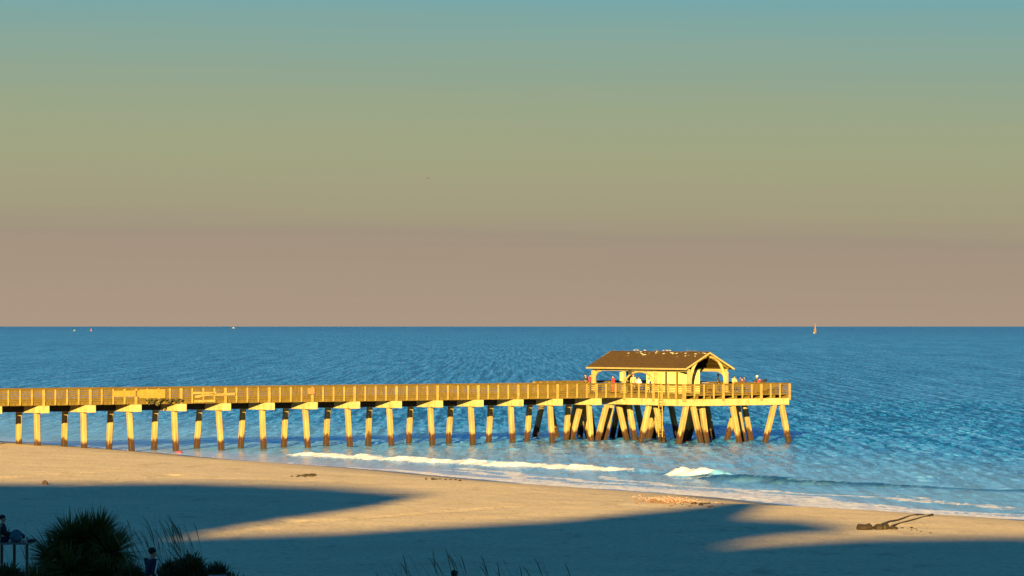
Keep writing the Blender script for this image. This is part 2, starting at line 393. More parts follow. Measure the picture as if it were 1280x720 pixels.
def ncol(scale, stretch, k):
    mp = m.n('ShaderNodeMapping'); mp.inputs['Scale'].default_value = stretch; m.l(m.geo.outputs['Position'], mp.inputs['Vector'])
    t = m.n('ShaderNodeTexNoise'); t.inputs['Scale'].default_value = scale; t.inputs['Detail'].default_value = 4; t.inputs['Roughness'].default_value = 0.62
    m.l(mp.outputs[0], t.inputs['Vector'])
    v = m.n('ShaderNodeVectorMath'); v.operation = 'SUBTRACT'; m.l(t.outputs['Color'], v.inputs[0]); v.inputs[1].default_value = (0.5, 0.5, 0.5)
    w = m.n('ShaderNodeVectorMath'); w.operation = 'MULTIPLY'; m.l(v.outputs[0], w.inputs[0]); w.inputs[1].default_value = (k, k, 0)
    return w.outputs[0]
def vadd(a_, b_):
    v = m.n('ShaderNodeVectorMath'); v.operation = 'ADD'; m.l(a_, v.inputs[0]); m.l(b_, v.inputs[1]); return v.outputs[0]
tilt = vadd(ncol(2.4, (1, 0.22, 1), 0.95), ncol(0.7, (1, 0.25, 1), 0.35))
sc_ = m.n('ShaderNodeVectorMath'); sc_.operation = 'SCALE'; m.l(tilt, sc_.inputs[0]); m.l(calm, sc_.inputs['Scale'])
nrm = m.n('ShaderNodeVectorMath'); nrm.operation = 'NORMALIZE'; m.l(vadd(m.geo.outputs['Normal'], sc_.outputs[0]), nrm.inputs[0])
m.l(nrm.outputs[0], m.b.inputs['Normal'])
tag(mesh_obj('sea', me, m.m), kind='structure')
SEA = m

# ------------------------------------------------------------------ materials of the built things
def pile_mat():
    m = Mat('pile_concrete', 0.85, 0.2)
    f = m.noise(1.6, 5, 0.65, (1, 1, 0.35), world=True); g = m.noise(6, 4, 0.6, world=True)
    c = m.ramp(f, [(0.3, (0.14, 0.105, 0.045)), (0.7, (0.255, 0.195, 0.09))])
    z = m.math('ADD', m.pos('Z'), m.math('ADD', m.math('MULTIPLY', m.math('SUBTRACT', f, 0.5), 1.8), m.math('MULTIPLY', m.math('SUBTRACT', m.noise(0.21, 2, 0.5, world=True), 0.5), 1.3)))
    c = m.mix(m.rng(z, 0.85, 1.25, 1.0, 0.0), c, (0.034, 0.014, 0.006))
    c = m.mix(m.rng(z, 0.15, 0.75, 0.8, 0.0), c, (0.022, 0.015, 0.012))
    c = m.mix(m.rng(g, 0.62, 0.72, 0, 0.5), c, (0.16, 0.12, 0.07))
    m.color(c); m.bump(g, 0.4, 0.03); return m.m
PILE = pile_mat()
def cap_mat():
    m = Mat('cap_concrete', 0.85, 0.2)
    f = m.noise(2.2, 5, 0.65, (1, 1, 0.5), world=True)
    c = m.ramp(f, [(0.3, (0.20, 0.15, 0.065)), (0.7, (0.38, 0.31, 0.155))])
    c = m.mix(m.rng(m.noise(5, 4, 0.7, (1, 1, 0.25), world=True), 0.6, 0.75, 0, 0.45), c, (0.17, 0.13, 0.075))
    m.color(c); m.bump(f, 0.3, 0.02); return m.m
CAP = cap_mat()
TIMBER = plain('weathered_timber', (0.060, 0.038, 0.005), (0.115, 0.074, 0.012), 2.6, 0.85, 0.4, 0.02, (3, 3, 0.6))
TIMBER_L = plain('pale_timber', (0.155, 0.105, 0.030), (0.24, 0.172, 0.056), 2.4, 0.85, 0.4, 0.02)
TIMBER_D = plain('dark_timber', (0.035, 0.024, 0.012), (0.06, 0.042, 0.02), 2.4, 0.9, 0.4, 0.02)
ROOF = plain('roof_shingle', (0.036, 0.017, 0.001), (0.062, 0.031, 0.003), 5.0, 0.92, 0.6, 0.03, (1, 0.4, 1))
CREAM = plain('cream_paint', (0.20, 0.15, 0.065), (0.28, 0.215, 0.10), 2.0, 0.7, 0.2, 0.01)
PALEY = plain('pale_yellow_paint', (0.36, 0.335, 0.14), (0.43, 0.40, 0.18), 1.2, 0.6, 0.15, 0.01)
WHITE = plain('white_paint', (0.68, 0.67, 0.63), (0.8, 0.79, 0.76), 3, 0.5, 0.1, 0.01)
DARK = plain('dark_paint', (0.02, 0.02, 0.022), (0.04, 0.038, 0.04), 3, 0.6, 0.2, 0.01)

# ------------------------------------------------------------------ pier
TH = math.atan2(0.572, 0.82)
P0 = Vector((-42.9, 327.0, 0))
U = Vector((math.cos(TH), math.sin(TH), 0)); V = Vector((-math.sin(TH), math.cos(TH), 0))
def L2W(x, y, z=0): return P0 + U * x + V * y + Vector((0, 0, z))
def gz(x, y):
    p = L2W(x, y); return float(ground_z(p.x, p.y))
ZC, ZT, ZD, ZR = 3.55, 4.20, 4.57, 5.64      # cap underside, cap top, deck top, rail top
PW = 6.7
TX0, TX1, TY0, TY1 = 65.8, 78.4, -8.9, 15.4
XS = -45.0
pier = empty('fishing_pier', P0, TH)
tag(pier, 'long timber and concrete fishing pier with a wide end platform running out over the sea', 'pier')
# deck boards
d = MB(); x = XS
E = 0.42
while x < TX1 - 0.05:
    y0, y1 = (E, PW - E) if x < TX0 else (TY0, TY1)
    j = random.uniform(-0.012, 0.012)
    d.box(x, x + 0.285, y0 - 0.06 + j, y1 + 0.06 + j, ZD - 0.05, ZD + random.uniform(-0.004, 0.004)); x += 0.3
d.build('deck', TIMBER, pier)
for y in (E + 0.12, 1.95, 3.3, 4.7, PW - E - 0.12):
    MB().box(XS, TX0, y - 0.09, y + 0.09, ZT + 0.003, ZD - 0.053).build('stringer', TIMBER_D if 1 < y < 6 else TIMBER, pier)
for x in np.arange(TX0 + 0.12, TX1, 1.545):
    MB().box(x - 0.08, x + 0.08, TY0 + 0.1, TY1 - 0.1, ZT + 0.003, ZD - 0.053).build('stringer', TIMBER, pier)
def square_pile(a, b, w, ang=0.0):
    mb = MB(); a, b = Vector(a), Vector(b)
    c = w * 0.17; h = w / 2
    ring = [(-h + c, -h), (h - c, -h), (h, -h + c), (h, h - c), (h - c, h), (-h + c, h), (-h, h - c), (-h, -h + c)]
    n = 6; vs = []; fs = []
    for i in range(n + 1):
        p = a.lerp(b, i / n)
        for (x, y) in ring: vs.append((p.x + x, p.y + y, p.z))
    for i in range(n):
        for k in range(8): fs.append((i * 8 + k, i * 8 + (k + 1) % 8, (i + 1) * 8 + (k + 1) % 8, (i + 1) * 8 + k))
    fs.append(tuple(range(8))[::-1]); fs.append(tuple(n * 8 + k for k in range(8)))
    return mb.add(vs, fs)
def pile(xt, yt, xb, yb, zt=ZC, w=0.47):
    zg = gz(xb, yb) - 0.4; zg = max(zg, -2.2)
    f = (zt - zg) / (zt + 0.0)                                  # batter is given at sea level
    b = (xt + (xb - xt) * f, yt + (yb - yt) * f, zg)
    return square_pile((xt, yt, zt + 0.02), b, w).build('pile', PILE, pier)
bents = [3.2 + 4.55 * i for i in range(-10, 14)]
for x in bents:
    MB().box(x - 0.4, x + 0.4, 0, PW, ZC, ZT).build('pile_cap', CAP, pier, bevel=0.03)
    bt = random.uniform(0.30, 0.46) if x > 12 else 0.15
    pile(x, 1.55, x + random.uniform(-.06, .06), 1.55 - bt)
    pile(x, PW - 1.8, x + random.uniform(-.06, .06), PW - 1.8 + bt)
BLACK_TIMBER = plain('black_timber', (0.008, 0.007, 0.006), (0.018, 0.014, 0.011), 3, 0.8)
for xa, xb in zip(bents[:-1], bents[1:]): MB().box(xa + 0.403, xb - 0.403, 3.28, 3.62, 3.60, ZT - 0.004).build('girder', BLACK_TIMBER, pier)  # near-black beams between the caps
# end platform: girders across it, beams along the edges, raking piles
for x in (TX0 + 0.38, 72.1, TX1 - 0.38):
    MB().box(x - 0.36, x + 0.36, TY0 + 0.76, TY1 - 0.38, ZC + 0.004, ZT).build('pile_cap', CAP, pier, bevel=0.03)
MB().box(TX0 + 0.02, TX1 + 0.06, TY0, TY0 + 0.75, ZC, ZT).build('edge_beam', CAP, pier, bevel=0.03)
MB().box(TX0 + 0.02, TX1 + 0.06, TY1 - 0.37, TY1 + 0.05, ZC, ZT).build('edge_beam', CAP, pier, bevel=0.03)
for w_ in (0.42, 6.2, 12.2, 18.0, 23.7):
    y = TY0 + w_
    j = lambda: random.uniform(-0.12, 0.12)
    pile(TX0 + 0.55, y, TX0 - 0.35 + j(), y + j(), w=0.5); pile(TX0 + 1.35, y, TX0 + 2.25 + j(), y + j(), w=0.5)
    pile(TX1 - 1.45, y, TX1 - 2.55 + j(), y + j(), w=0.5); pile(TX1 - 0.55, y, TX1 + 0.35 + j(), y + j(), w=0.5)
    pile(72.0, y + 0.15, 72.0 + j(), y - 0.75 + j(), w=0.5)
    if w_ > 1: pile(72.2, y + 0.9, 72.2 + j(), y + 2.0 + j(), w=0.5)
for x_, y_, dx, dy in ((68.9, -7.6, 0.7, 0.2), (69.6, -4.9, -0.8, 0.2), (75.0, -5.2, 0.6, -0.3), (69.2, 0.6, 0.6, -0.7), (75.2, 1.5, -0.8, 0.3), (68.8, 6.6, -0.7, 0.4), (75.0, 7.4, 0.7, 0.5),
                     (69.3, 12.4, 0.7, -0.3), (75.1, 12.8, -0.6, 0.2), (68.2, 3.0, 0.9, 0.3)):
    pile(x_, y_, x_ + dx, y_ + dy, w=0.5)
for y in (1.2, 5.4):
    pile(TX0 - 1.6, y, TX0 - 2.3, y + 0.6, w=0.5)
# railings: every run of rail is a part, its posts are sub-parts
post_rest = MB(); NPOST = [0]
def railing(a, b, out, visible, xs=None, mat=TIMBER_L):
    """a, b: ends (local x, y); out: unit vector pointing off the deck"""
    a, b, o = Vector((*a, 0)), Vector((*b, 0)), Vector((*out, 0)); d_ = (b - a); L = d_.length; d_.normalize()
    rb = MB()
    P = lambda s, k, z: a + d_ * s + o * k + Vector((0, 0, z))
    s0 = 0.0
    while s0 < L - 0.01:                                      # boards come in lengths, none quite level
        s1 = min(L, s0 + 4.55)
        q = lambda: random.uniform(-0.012, 0.012)
        rb.bar(P(s0, -0.02, ZR - 0.03 + q()), P(s1 - 0.01, -0.02, ZR - 0.03 + q()), 0.26, 0.05)
        rb.bar(P(s0, -0.03, ZR - 0.135 + q()), P(s1 - 0.01, -0.03, ZR - 0.135 + q()), 0.05, 0.15)
        for zz, hh in ((5.325, 0.10), (5.145, 0.09), (4.965, 0.09), (4.80, 0.10)):
            rb.bar(P(s0, -0.03, zz + q()), P(s1 - 0.01, -0.03, zz + q()), 0.045, hh)
        rb.bar(P(s0, 0.005, 4.60), P(s1 - 0.01, 0.005, 4.60 + q() * 0.5), 0.07, 0.14)
        s0 = s1
    rail = rb.build('railing', TIMBER, pier)
    n = max(1, round(L / 1.1375)) if xs is None else 0
    ss_ = [L * i / n for i in range(n + 1)] if xs is None else xs
    for i, s in enumerate(ss_):
        big = (i % 4 == 0)
        w = 0.20 if big else 0.115
        zb = 4.02 if big else 4.24
        tgt = MB() if visible and NPOST[0] < 98 else post_rest
        tgt.bar(P(s, 0.09, zb), P(s, 0.09, ZR - 0.06), w, 0.12 if not big else 0.16, up=o)
        if tgt is not post_rest:
            NPOST[0] += 1; tgt.build('post', mat, rail)
n0 = [x - XS for x in np.arange(3.2 + 4.55 * -2, TX0 - 0.2, 1.1375)]
railing((XS, E), (TX0 + 0.1, E), (0, -1), True, n0)
railing((TX0, TY0), (TX1, TY0), (0, -1), True)
railing((TX0, E), (TX0, TY0), (-1, 0), True)
railing((TX1, TY0), (TX1, TY1), (1, 0), False)
railing((TX0, TY1), (TX1, TY1), (0, 1), False)
railing((TX0, PW - E), (TX0, TY1), (-1, 0), False)
railing((XS, PW - E), (TX0, PW - E), (0, 1), False)
for x in np.arange(XS, 3.2 + 4.55 * -2 - 0.5, 1.1375): post_rest.bar((x, E - 0.09, 4.24), (x, E - 0.09, ZR - 0.06), 0.12, 0.12)
tag(post_rest.build('posts', TIMBER_L, pier), kind='stuff')
# steel ladder on the platform side, and the patched stretch of rail near the beach
lad = MB()
for k in (-0.28, 0.28): lad.tube([(TX0 - 0.22, TY0 + 3.4 + k, 0.6), (TX0 - 0.22, TY0 + 3.4 + k, 5.5)], 0.05)
for z in np.arange(0.9, 5.2, 0.32): lad.tube([(TX0 - 0.22, TY0 + 3.1, z), (TX0 - 0.22, TY0 + 3.7, z)], 0.03, 6)
lad.build('ladder', TIMBER_L, pier)
ORANGE = plain('new_plywood', (0.17, 0.105, 0.02), (0.24, 0.15, 0.03), 3, 0.8, 0.3, 0.01)
pb = MB()
for x0, x1, z0, z1 in ((12.6, 15.2, 4.75, 5.5), (10.0, 12.55, 4.9, 5.42)): pb.box(x0, x1, E - 0.17, E - 0.13, z0, z1)
pb.build('patch_board', ORANGE, pier)
wb = MB()
for i, (x, z) in enumerate(((18.0, 5.25), (18.2, 4.9), (18.1, 4.5), (20.1, 5.05))):
    wb.bar((x, E - 0.2, z - 0.1), (x + 2.2, E - 0.2, z + random.uniform(-0.2, 0.25)), 0.05, 0.22)
wb.build('patch_board', TIMBER_L, pier)

# netting hung under the patched rail
nb = bmesh.new(); nx, nz_ = 46, 12; vs = []
for i in range(nx):
    for k in range(nz_):
        u_, w_ = i / (nx - 1), k / (nz_ - 1)
        x = 13.2 + 3.6 * u_; z = 4.66 - w_ * (0.42 + 0.2 * math.sin(u_ * 9) + 0.2 * math.sin(u_ * 23)) * (0.5 + 0.5 * math.sin(math.pi * min(1, u_ * 1.1 + .05)))
        vs.append(nb.verts.new((x, E - 0.3 + 0.13 * math.sin(u_ * 40 + w_ * 5) + 0.1 * math.sin(w_ * 17 + u_ * 11), z)))
for i in range(nx - 1):
    for k in range(nz_ - 1):
        if random.random() < 0.78: nb.faces.new((vs[i * nz_ + k], vs[(i + 1) * nz_ + k], vs[(i + 1) * nz_ + k + 1], vs[i * nz_ + k + 1]))
bmesh.ops.solidify(nb, geom=list(nb.faces), thickness=0.03)
me = bpy.data.meshes.new('netting'); nb.to_mesh(me); nb.free()
net = mesh_obj('netting', me, plain('old_net', (0.09, 0.08, 0.03), (0.14, 0.125, 0.055), 5, 0.95)); net.location = P0; net.rotation_euler.z = TH
tag(net, 'grey green netting bunched under the rail of the pier near the beach', 'netting')

sg = empty('sign', L2W(30.3, E - 0.2, 5.2), TH)
tag(sg, 'small square rust brown sign fixed to the outside of the pier railing', 'sign')
MB().box(-0.36, 0.36, -0.035, 0.0, -0.27, 0.27).build('panel', plain('rust_panel', (0.20, 0.085, 0.03), (0.27, 0.12, 0.045), 4), sg, bevel=0.008)
fm = MB().box(-0.39, 0.39, -0.045, 0.005, 0.272, 0.31).box(-0.39, 0.39, -0.045, 0.005, -0.31, -0.272)
fm.build('frame', TIMBER, sg)

# ------------------------------------------------------------------ pavilion on the end platform
PVX, PVY = TX0 + 6.75, TY0 + 12.8
pav = empty('pavilion', L2W(PVX, PVY, ZD), TH)
tag(pav, 'open sided pavilion with brown shingled gable roof and curved braces on the pier end', 'pavilion')
HU, HW = 2.85, 8.0                          # half width and half length of the roof
ze, zr = 7.12 - ZD, 8.56 - ZD
sl_ = (zr - ze) / HU
poly = [(-HU - 0.1, ze - 0.1), (0, zr), (HU + 0.1, ze - 0.1), (HU + 0.1, ze - 0.22), (0, zr - 0.13), (-HU - 0.1, ze - 0.22)]
roof = MB().prism(poly, -HW, HW).build('roof', ROOF, pav)
sh = MB()                                    # courses of shingle, each lapping the one below
for sgn in (-1, 1):
    for i in range(12):
        a, b = i / 12, (i + 1) / 12
        xa, xb = sgn * (HU + 0.12) * (1 - a), sgn * (HU + 0.12) * (1 - b)
        za, zb = ze - 0.1 + (zr - ze + 0.1) * a, ze - 0.1 + (zr - ze + 0.1) * b
        y = -HW - 0.03
        while y < HW:
            L = random.uniform(0.5, 0.9); y1 = min(HW + 0.03, y + L); t_ = random.uniform(0.02, 0.042)
            sh.add([(xa, y, za + 0.006), (xa, y1, za + 0.006), (xb, y1, zb + 0.006), (xb, y, zb + 0.006), (xa, y, za + t_), (xa, y1, za + t_), (xb, y1, zb + 0.012), (xb, y, zb + 0.012)],
                   [(0, 1, 2, 3), (4, 7, 6, 5), (0, 4, 5, 1), (1, 5, 6, 2), (2, 6, 7, 3), (3, 7, 4, 0)])
            y = y1 + 0.004
sh.build('shingles', ROOF, roof)
MB().box(-0.14, 0.14, -HW - 0.04, HW + 0.04, zr + 0.02, zr + 0.075).build('ridge_cap', ROOF, roof)
for sgn in (-1, 1):
    MB().box(sgn * (HU + 0.1) - 0.03 + sgn * 0.034, sgn * (HU + 0.1) + 0.03 + sgn * 0.034, -HW, HW, ze - 0.235, ze - 0.08).build('fascia', CREAM, roof)
    for e in (-HW - 0.035, HW + 0.035):
        MB().bar((sgn * (HU + 0.14), e, ze - 0.2), (0, e, zr - 0.06), 0.06, 0.15, up=(0, 0, 1)).build('bargeboard', CREAM, roof)
    MB().box(sgn * 2.25 - 0.11, sgn * 2.25 + 0.11, -HW + 0.25, HW - 0.25, 2.12, 2.38).build('beam', CREAM, pav)
zp = 2.12
for sgn in (-1, 1):
    sf = MB()
    for i in range(11):
        ta, tb = i / 11, (i + 0.96) / 11
        sf.bar((sgn * (HU + 0.05) * (1 - (ta + tb) / 2), -HW + 0.05, ze - 0.24 + (zr - ze) * (ta + tb) / 2), (sgn * (HU + 0.05) * (1 - (ta + tb) / 2), HW - 0.05, ze - 0.24 + (zr - ze) * (ta + tb) / 2), 0.245, 0.02, up=(-sgn * (zr - ze), 0, -HU) if False else (0, 0, 1))
    sf.build('soffit', TIMBER, roof)
PY = [-7.7, -2.45, 2.8, 7.8]
for sgn in (-1, 1):
    for i, y in enumerate(PY):
        p = MB().box(sgn * 2.25 - 0.16, sgn * 2.25 + 0.16, y - 0.16, y + 0.16, 0, zp).build('post', CREAM, pav, bevel=0.02)
        MB().box(sgn * 2.25 - 0.25, sgn * 2.25 + 0.25, y - 0.25, y + 0.25, 0.002, 0.2).build('plinth', CREAM, p)
def arc(y0, y1, x, z0, z1, wid=0.17, full=False):
    pts = []
    n = 12
    for i in range(n + 1):
        t_ = i / n
        if full:
            a = math.pi * t_; pts.append((x, y0 + (y1 - y0) * (0.5 - 0.5 * math.cos(a)), z0 + (z1 - z0) * math.sin(a)))
        else:
            a = math.pi / 2 * t_; pts.append((x, y0 + (y1 - y0) * (1 - math.cos(a)), z0 + (z1 - z0) * math.sin(a)))
    return MB().tube(pts, wid / 2 * 1.2, 6)
for sgn in (-1, 1):
    arc(PY[1] + 0.2, PY[2] - 0.2, sgn * 2.25, 0.75, 2.08, full=True).build('brace', CREAM, pav)
    for y, dr in (((PY[0], 1), (PY[1], -1), (PY[2], 1), (PY[3], -1)) if sgn > 0 else ((PY[3], -1),)):
        arc(y + 0.2 * dr, y + 1.2 * dr, sgn * 2.25, 1.2, 2.1).build('brace', CREAM, pav)
for y in (PY[0], PY[3]):
    for sgn in (-1, 1):
        pts = []
        for i in range(13):
            a = math.pi / 2 * i / 12; pts.append((sgn * (2.1 - 1.85 * (1 - math.cos(a))), y, 0.95 + 2.6 * math.sin(a)))
        MB().tube(pts, 0.15, 6).build('brace', CREAM, pav)
for y in PY:
    for sgn in (-1, 1):
        MB().bar((sgn * 2.5, y + 0.0, ze - 0.12), (0.0, y, zr - 0.28), 0.12, 0.2).build('rafter', TIMBER, pav)
    if y != PY[0]: MB().box(-2.1, 2.1, y - 0.06, y + 0.06, 2.15, 2.36).build('tie_beam', TIMBER, pav)
# half boarded ceiling as seen dark under the gable
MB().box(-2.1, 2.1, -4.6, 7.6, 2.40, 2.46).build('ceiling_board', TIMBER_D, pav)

kio = empty('kiosk', L2W(TX0 + 5.9, TY0 + 9.6, ZD), TH)
tag(kio, 'pale yellow boarded kiosk with framed panel and door under the pavilion roof', 'kiosk')
kx0, kx1, ky0, ky1, kh = -1.3, 1.3, -2.7, 2.45, 2.28
MB().box(kx0, kx1, ky0, ky1, 0, kh).build('wall', PALEY, kio, bevel=0.01)
MB().box(kx0 - 0.08, kx1 + 0.08, ky0 - 0.08, ky1 + 0.08, kh + 0.003, kh + 0.08).build('roof_edge', plain('green_trim', (0.06, 0.10, 0.05), (0.10, 0.15, 0.08), 3), kio)
MB().box(kx0 - 0.035, kx0 - 0.002, -0.9, -0.62, 0.02, kh - 0.05).build('post_or_gap', TIMBER_D, kio)  # dark strip standing in for the shaded gap beside the door
MB().box(kx0 - 0.06, kx0 - 0.002, ky0 + 0.02, ky0 + 0.3, 0.02, kh).build('post_or_gap', TIMBER, kio)
fr = MB()
for y0, y1, z0, z1 in ((0.15, 0.23, 0.5, 1.92), (1.82, 1.9, 0.5, 1.92), (0.232, 1.818, 1.84, 1.92), (0.232, 1.818, 0.5, 0.58)): fr.box(kx0 - 0.035, kx0 - 0.003, y0, y1, z0, z1)
fr.build('panel_frame', TIMBER_L, kio)
dr = MB().box(kx0 - 0.045, kx0 - 0.003, -2.0, -1.05, 0.03, 2.05).build('door', PALEY, kio, bevel=0.008)
MB().ball((kx0 - 0.09, -1.15, 1.0), 0.045).build('handle', DARK, dr)

sb = empty('notice_board', L2W(PVX - 2.48, PVY + 2.8, ZD + 1.55), TH)
tag(sb, 'tall pale notice board fixed to a pavilion post below the eave', 'notice board')
MB().box(-0.05, 0.0, -0.26, 0.26, -0.42, 0.42).build('panel', PALEY, sb, bevel=0.01)
MB().box(-0.065, 0.01, -0.29, 0.29, 0.423, 0.47).build('frame', CREAM, sb)
sp = empty('loudspeaker', L2W(PVX - 2.3, PVY + 1.55, ZD + 2.02), TH)
tag(sp, 'small black loudspeaker hanging under the pavilion eave beside the arch', 'loudspeaker')
MB().prism([(-0.16, -0.22), (0.16, -0.16), (0.16, 0.16), (-0.16, 0.2)], -0.2, 0.2).build('housing', DARK, sp)
MB().box(-0.03, 0.03, -0.03, 0.03, 0.18, 0.4).build('bracket', DARK, sp)

# benches on the end platform
def bench(name, x, y, rz, label, mat):
    b = empty(name, L2W(x, y, ZD), TH + rz)
    tag(b, label, 'bench')
    MB().box(-0.9, 0.9, -0.22, 0.22, 0.42, 0.47).build('seat', mat, b)
    MB().box(-0.9, 0.9, 0.2, 0.25, 0.55, 0.95).build('backrest', mat, b)
    for s in (-0.75, 0.75): MB().box(s - 0.05, s + 0.05, -0.2, 0.26, 0, 0.418).box(s - 0.05, s + 0.05, 0.26, 0.31, 0, 0.9).build('leg', TIMBER_D, b)
    return b
bench('bench', TX0 + 10.9, TY0 + 6.0, math.pi / 2 + math.pi, 'dark slatted bench on the pier end right of the pavilion post', TIMBER_D)
bench('bench', TX0 + 7.9, TY0 + 15.2, math.pi / 2, 'dark bench seen between the pavilion posts behind the railing', TIMBER_D)

# ------------------------------------------------------------------ the hotels behind the beach: their shadows lie on the sand
def G(px, py):
    x, y, z = on_ground(px, py); return Vector((x, y, z))
SA = Vector((math.sin(SUN_AZ), math.cos(SUN_AZ), 0)); SLAT = Vector((math.cos(SUN_AZ), -math.sin(SUN_AZ), 0))
A0 = -32.0
def skyline(px, py, da=0.0):
    g = G(px, py); a0 = A0 - da
    return g.dot(SLAT), g.z + (g.dot(SA) - a0) * math.tan(SUN_EL)
STUCCO = plain('hotel_stucco', (0.42, 0.38, 0.32), (0.52, 0.47, 0.40), 0.4, 0.9, 0.2)
GLASS = plain('window_glass', (0.03, 0.05, 0.06), (0.05, 0.07, 0.08), 0.3, 0.15, 0.0, spec=0.5)
def hotel(name, pts, label, da, depth=18.0, under=()):
    """pts: (lateral, height) of the roofline, left to right"""
    q0 = pts[0][0]
    base = SLAT * q0 + SA * (A0 - da)
    h = empty(name, (base.x, base.y, 0), -SUN_AZ)
    tag(h, label, 'hotel')
    poly = [(0, 0)] + [(q - q0, z) for q, z in pts] + [(q - q0, z) for q, z in under] + [((under[-1] if under else pts[-1])[0] - q0, 0)]
    MB().prism(poly, -depth, 0).build('wall', STUCCO, h)
    rc = MB()
    for (qa, za), (qb, zb) in zip(pts[:-1], pts[1:]):
        if abs(qb - qa) > 0.8: rc.bar((qa - q0 + 0.1, -depth / 2, za + 0.11), (qb - q0 - 0.1, -depth / 2, zb + 0.11), depth + 0.3, 0.2)
    rc.build('roof', CREAM, h)
    wd = (under[-1] if under else pts[-1])[0] - q0
    slab, rail_, win = MB(), MB(), MB()
    z = 3.6
    while z < min(p[1] for p in list(pts) + list(under)) - 2.5:
        slab.box(0.6, wd - 0.6, 0.003, 1.5, z - 0.2, z); rail_.box(0.6, wd - 0.6, 1.42, 1.48, z + 0.9, z + 1.0)
        x = 1.4
        while x < wd - 3.4:
            win.box(x, x + 2.2, 0.003, 0.05, z + 0.05, z + 2.2)
            x += 3.4
        z += 3.2
    slab.build('balcony', STUCCO, h); rail_.build('balcony_rail', WHITE, h); win.build('windows', GLASS, h)
    return h
qt, ht = skyline(535, 619.5)
ptsA = [(-150, ht + 2)] + [skyline(0, 605), skyline(250, 603.5), skyline(420, 609)] + [(qt - 0.4, ht + 0.1), (qt, ht)]
ptsA = sorted(ptsA)
edgeA = [skyline(415, 634), skyline(325, 650), skyline(245, 661)]  # unseen wall undercut, shaped to steer the shadow edge on the sand
hotel('hotel', ptsA, 'pale tall hotel block behind the left half of the beach', 0, under=edgeA)
B = [skyline(260, 671), skyline(420, 666.5), skyline(560, 658), skyline(700, 650.5), skyline(850, 636), skyline(988, 629)]
qe, he = B[-1]
qa_ = edgeA[-1][0]; ptsB = [(qa_ - 0.2, B[0][1] - 0.3)] + [b for b in B if b[0] > qa_ + 0.3] + [(qe, he)]
q2, h2 = skyline(1069, 659)
fing = [skyline(950, 646), skyline(1012, 650), (q2, h2), skyline(961, 667.5), skyline(853, 686.5)]
qn = min(fing[0][0], fing[4][0]); ptsB += [(qn + 0.25, fing[0][1] - 0.3)]
qc, hc = skyline(880, 686)
ptsB = [p for i, p in enumerate(ptsB) if i == 0 or p[0] >= ptsB[i - 1][0]]
hotel('hotel', ptsB, 'pale middle hotel block with sloping roofline behind the beach', 0.4)
_b = [o for o in COL.objects if o.get('label', '').startswith('pale middle hotel')][0]
MB().prism([(q - ptsB[0][0], h) for q, h in [(qn + 0.26, fing[0][1])] + fing[1:4] + [(qn + 0.26, fing[4][1] + 0.1)]], -4, -0.5).build('shadow_wing', STUCCO, _b)  # unseen slab added so its shadow leaves a lit wedge on the sand
Cp = [skyline(853, 687.5), skyline(961, 679.5), skyline(1102, 672), skyline(1280, 671)]
ptsC = [(qn, Cp[0][1] - 0.1)] + [c for c in Cp if c[0] > qn + 0.3]
ptsC += [(ptsC[-1][0] + 0.5, ptsC[-1][1] + 0.3), (95, ptsC[-1][1] + 1.5)]
hotel('hotel', ptsC, 'pale right hotel block with balconies behind the dunes', 0.8)

# ------------------------------------------------------------------ plants
LEAF = Mat('spiky_leaf', 0.6, 0.3)
_f = LEAF.noise(3.0, 3); LEAF.color(LEAF.ramp(_f, [(0.3, (0.055, 0.062, 0.008)), (0.6, (0.115, 0.112, 0.018)), (0.75, (0.20, 0.15, 0.04))])); LEAF = LEAF.m
DRYLEAF = plain('dry_leaf', (0.10, 0.075, 0.035), (0.17, 0.13, 0.07), 4, 0.8)
BARK = plain('bark', (0.06, 0.045, 0.03), (0.11, 0.085, 0.055), 6, 0.95)
OAT = plain('sea_oat', (0.11, 0.10, 0.045), (0.19, 0.16, 0.08), 2.0, 0.8, 0.1)
SHRUB = Mat('shrub_leaf', 0.75, 0.2)
_f = SHRUB.noise(1.6, 4); SHRUB.color(SHRUB.ramp(_f, [(0.35, (0.048, 0.042, 0.014)), (0.65, (0.10, 0.085, 0.028)), (0.8, (0.15, 0.11, 0.045))])); SHRUB = SHRUB.m
def blade(mb, p, d, L, w, droop, seg=3):
    p = Vector(p); d = Vector(d).normalized(); side = d.cross(Vector((0, 0, 1)))
    if side.length < 0.05: side = Vector((1, 0, 0))
    side.normalize()
    side = (side + d.cross(side) * random.uniform(-0.8, 0.8)).normalized()
    vs = []; 
    for i in range(seg + 1):
        t = i / seg
        q = p + d * (L * t) + Vector((0, 0, -droop * L * t * t))
        ww = w * (1 - t) ** 0.7 * (0.65 + 0.7 * min(1, t * 4)) * 0.75 + 0.002
        vs += [q - side * ww, q + side * ww]
    mb.add(vs, [(2 * i, 2 * i + 1, 2 * i + 3, 2 * i + 2) for i in range(seg)])
def rdir(zmin=-0.35):
    while True:
        v = Vector((random.gauss(0, 1), random.gauss(0, 1), random.gauss(0, 1))).normalized()
        if v.z > zmin: return v
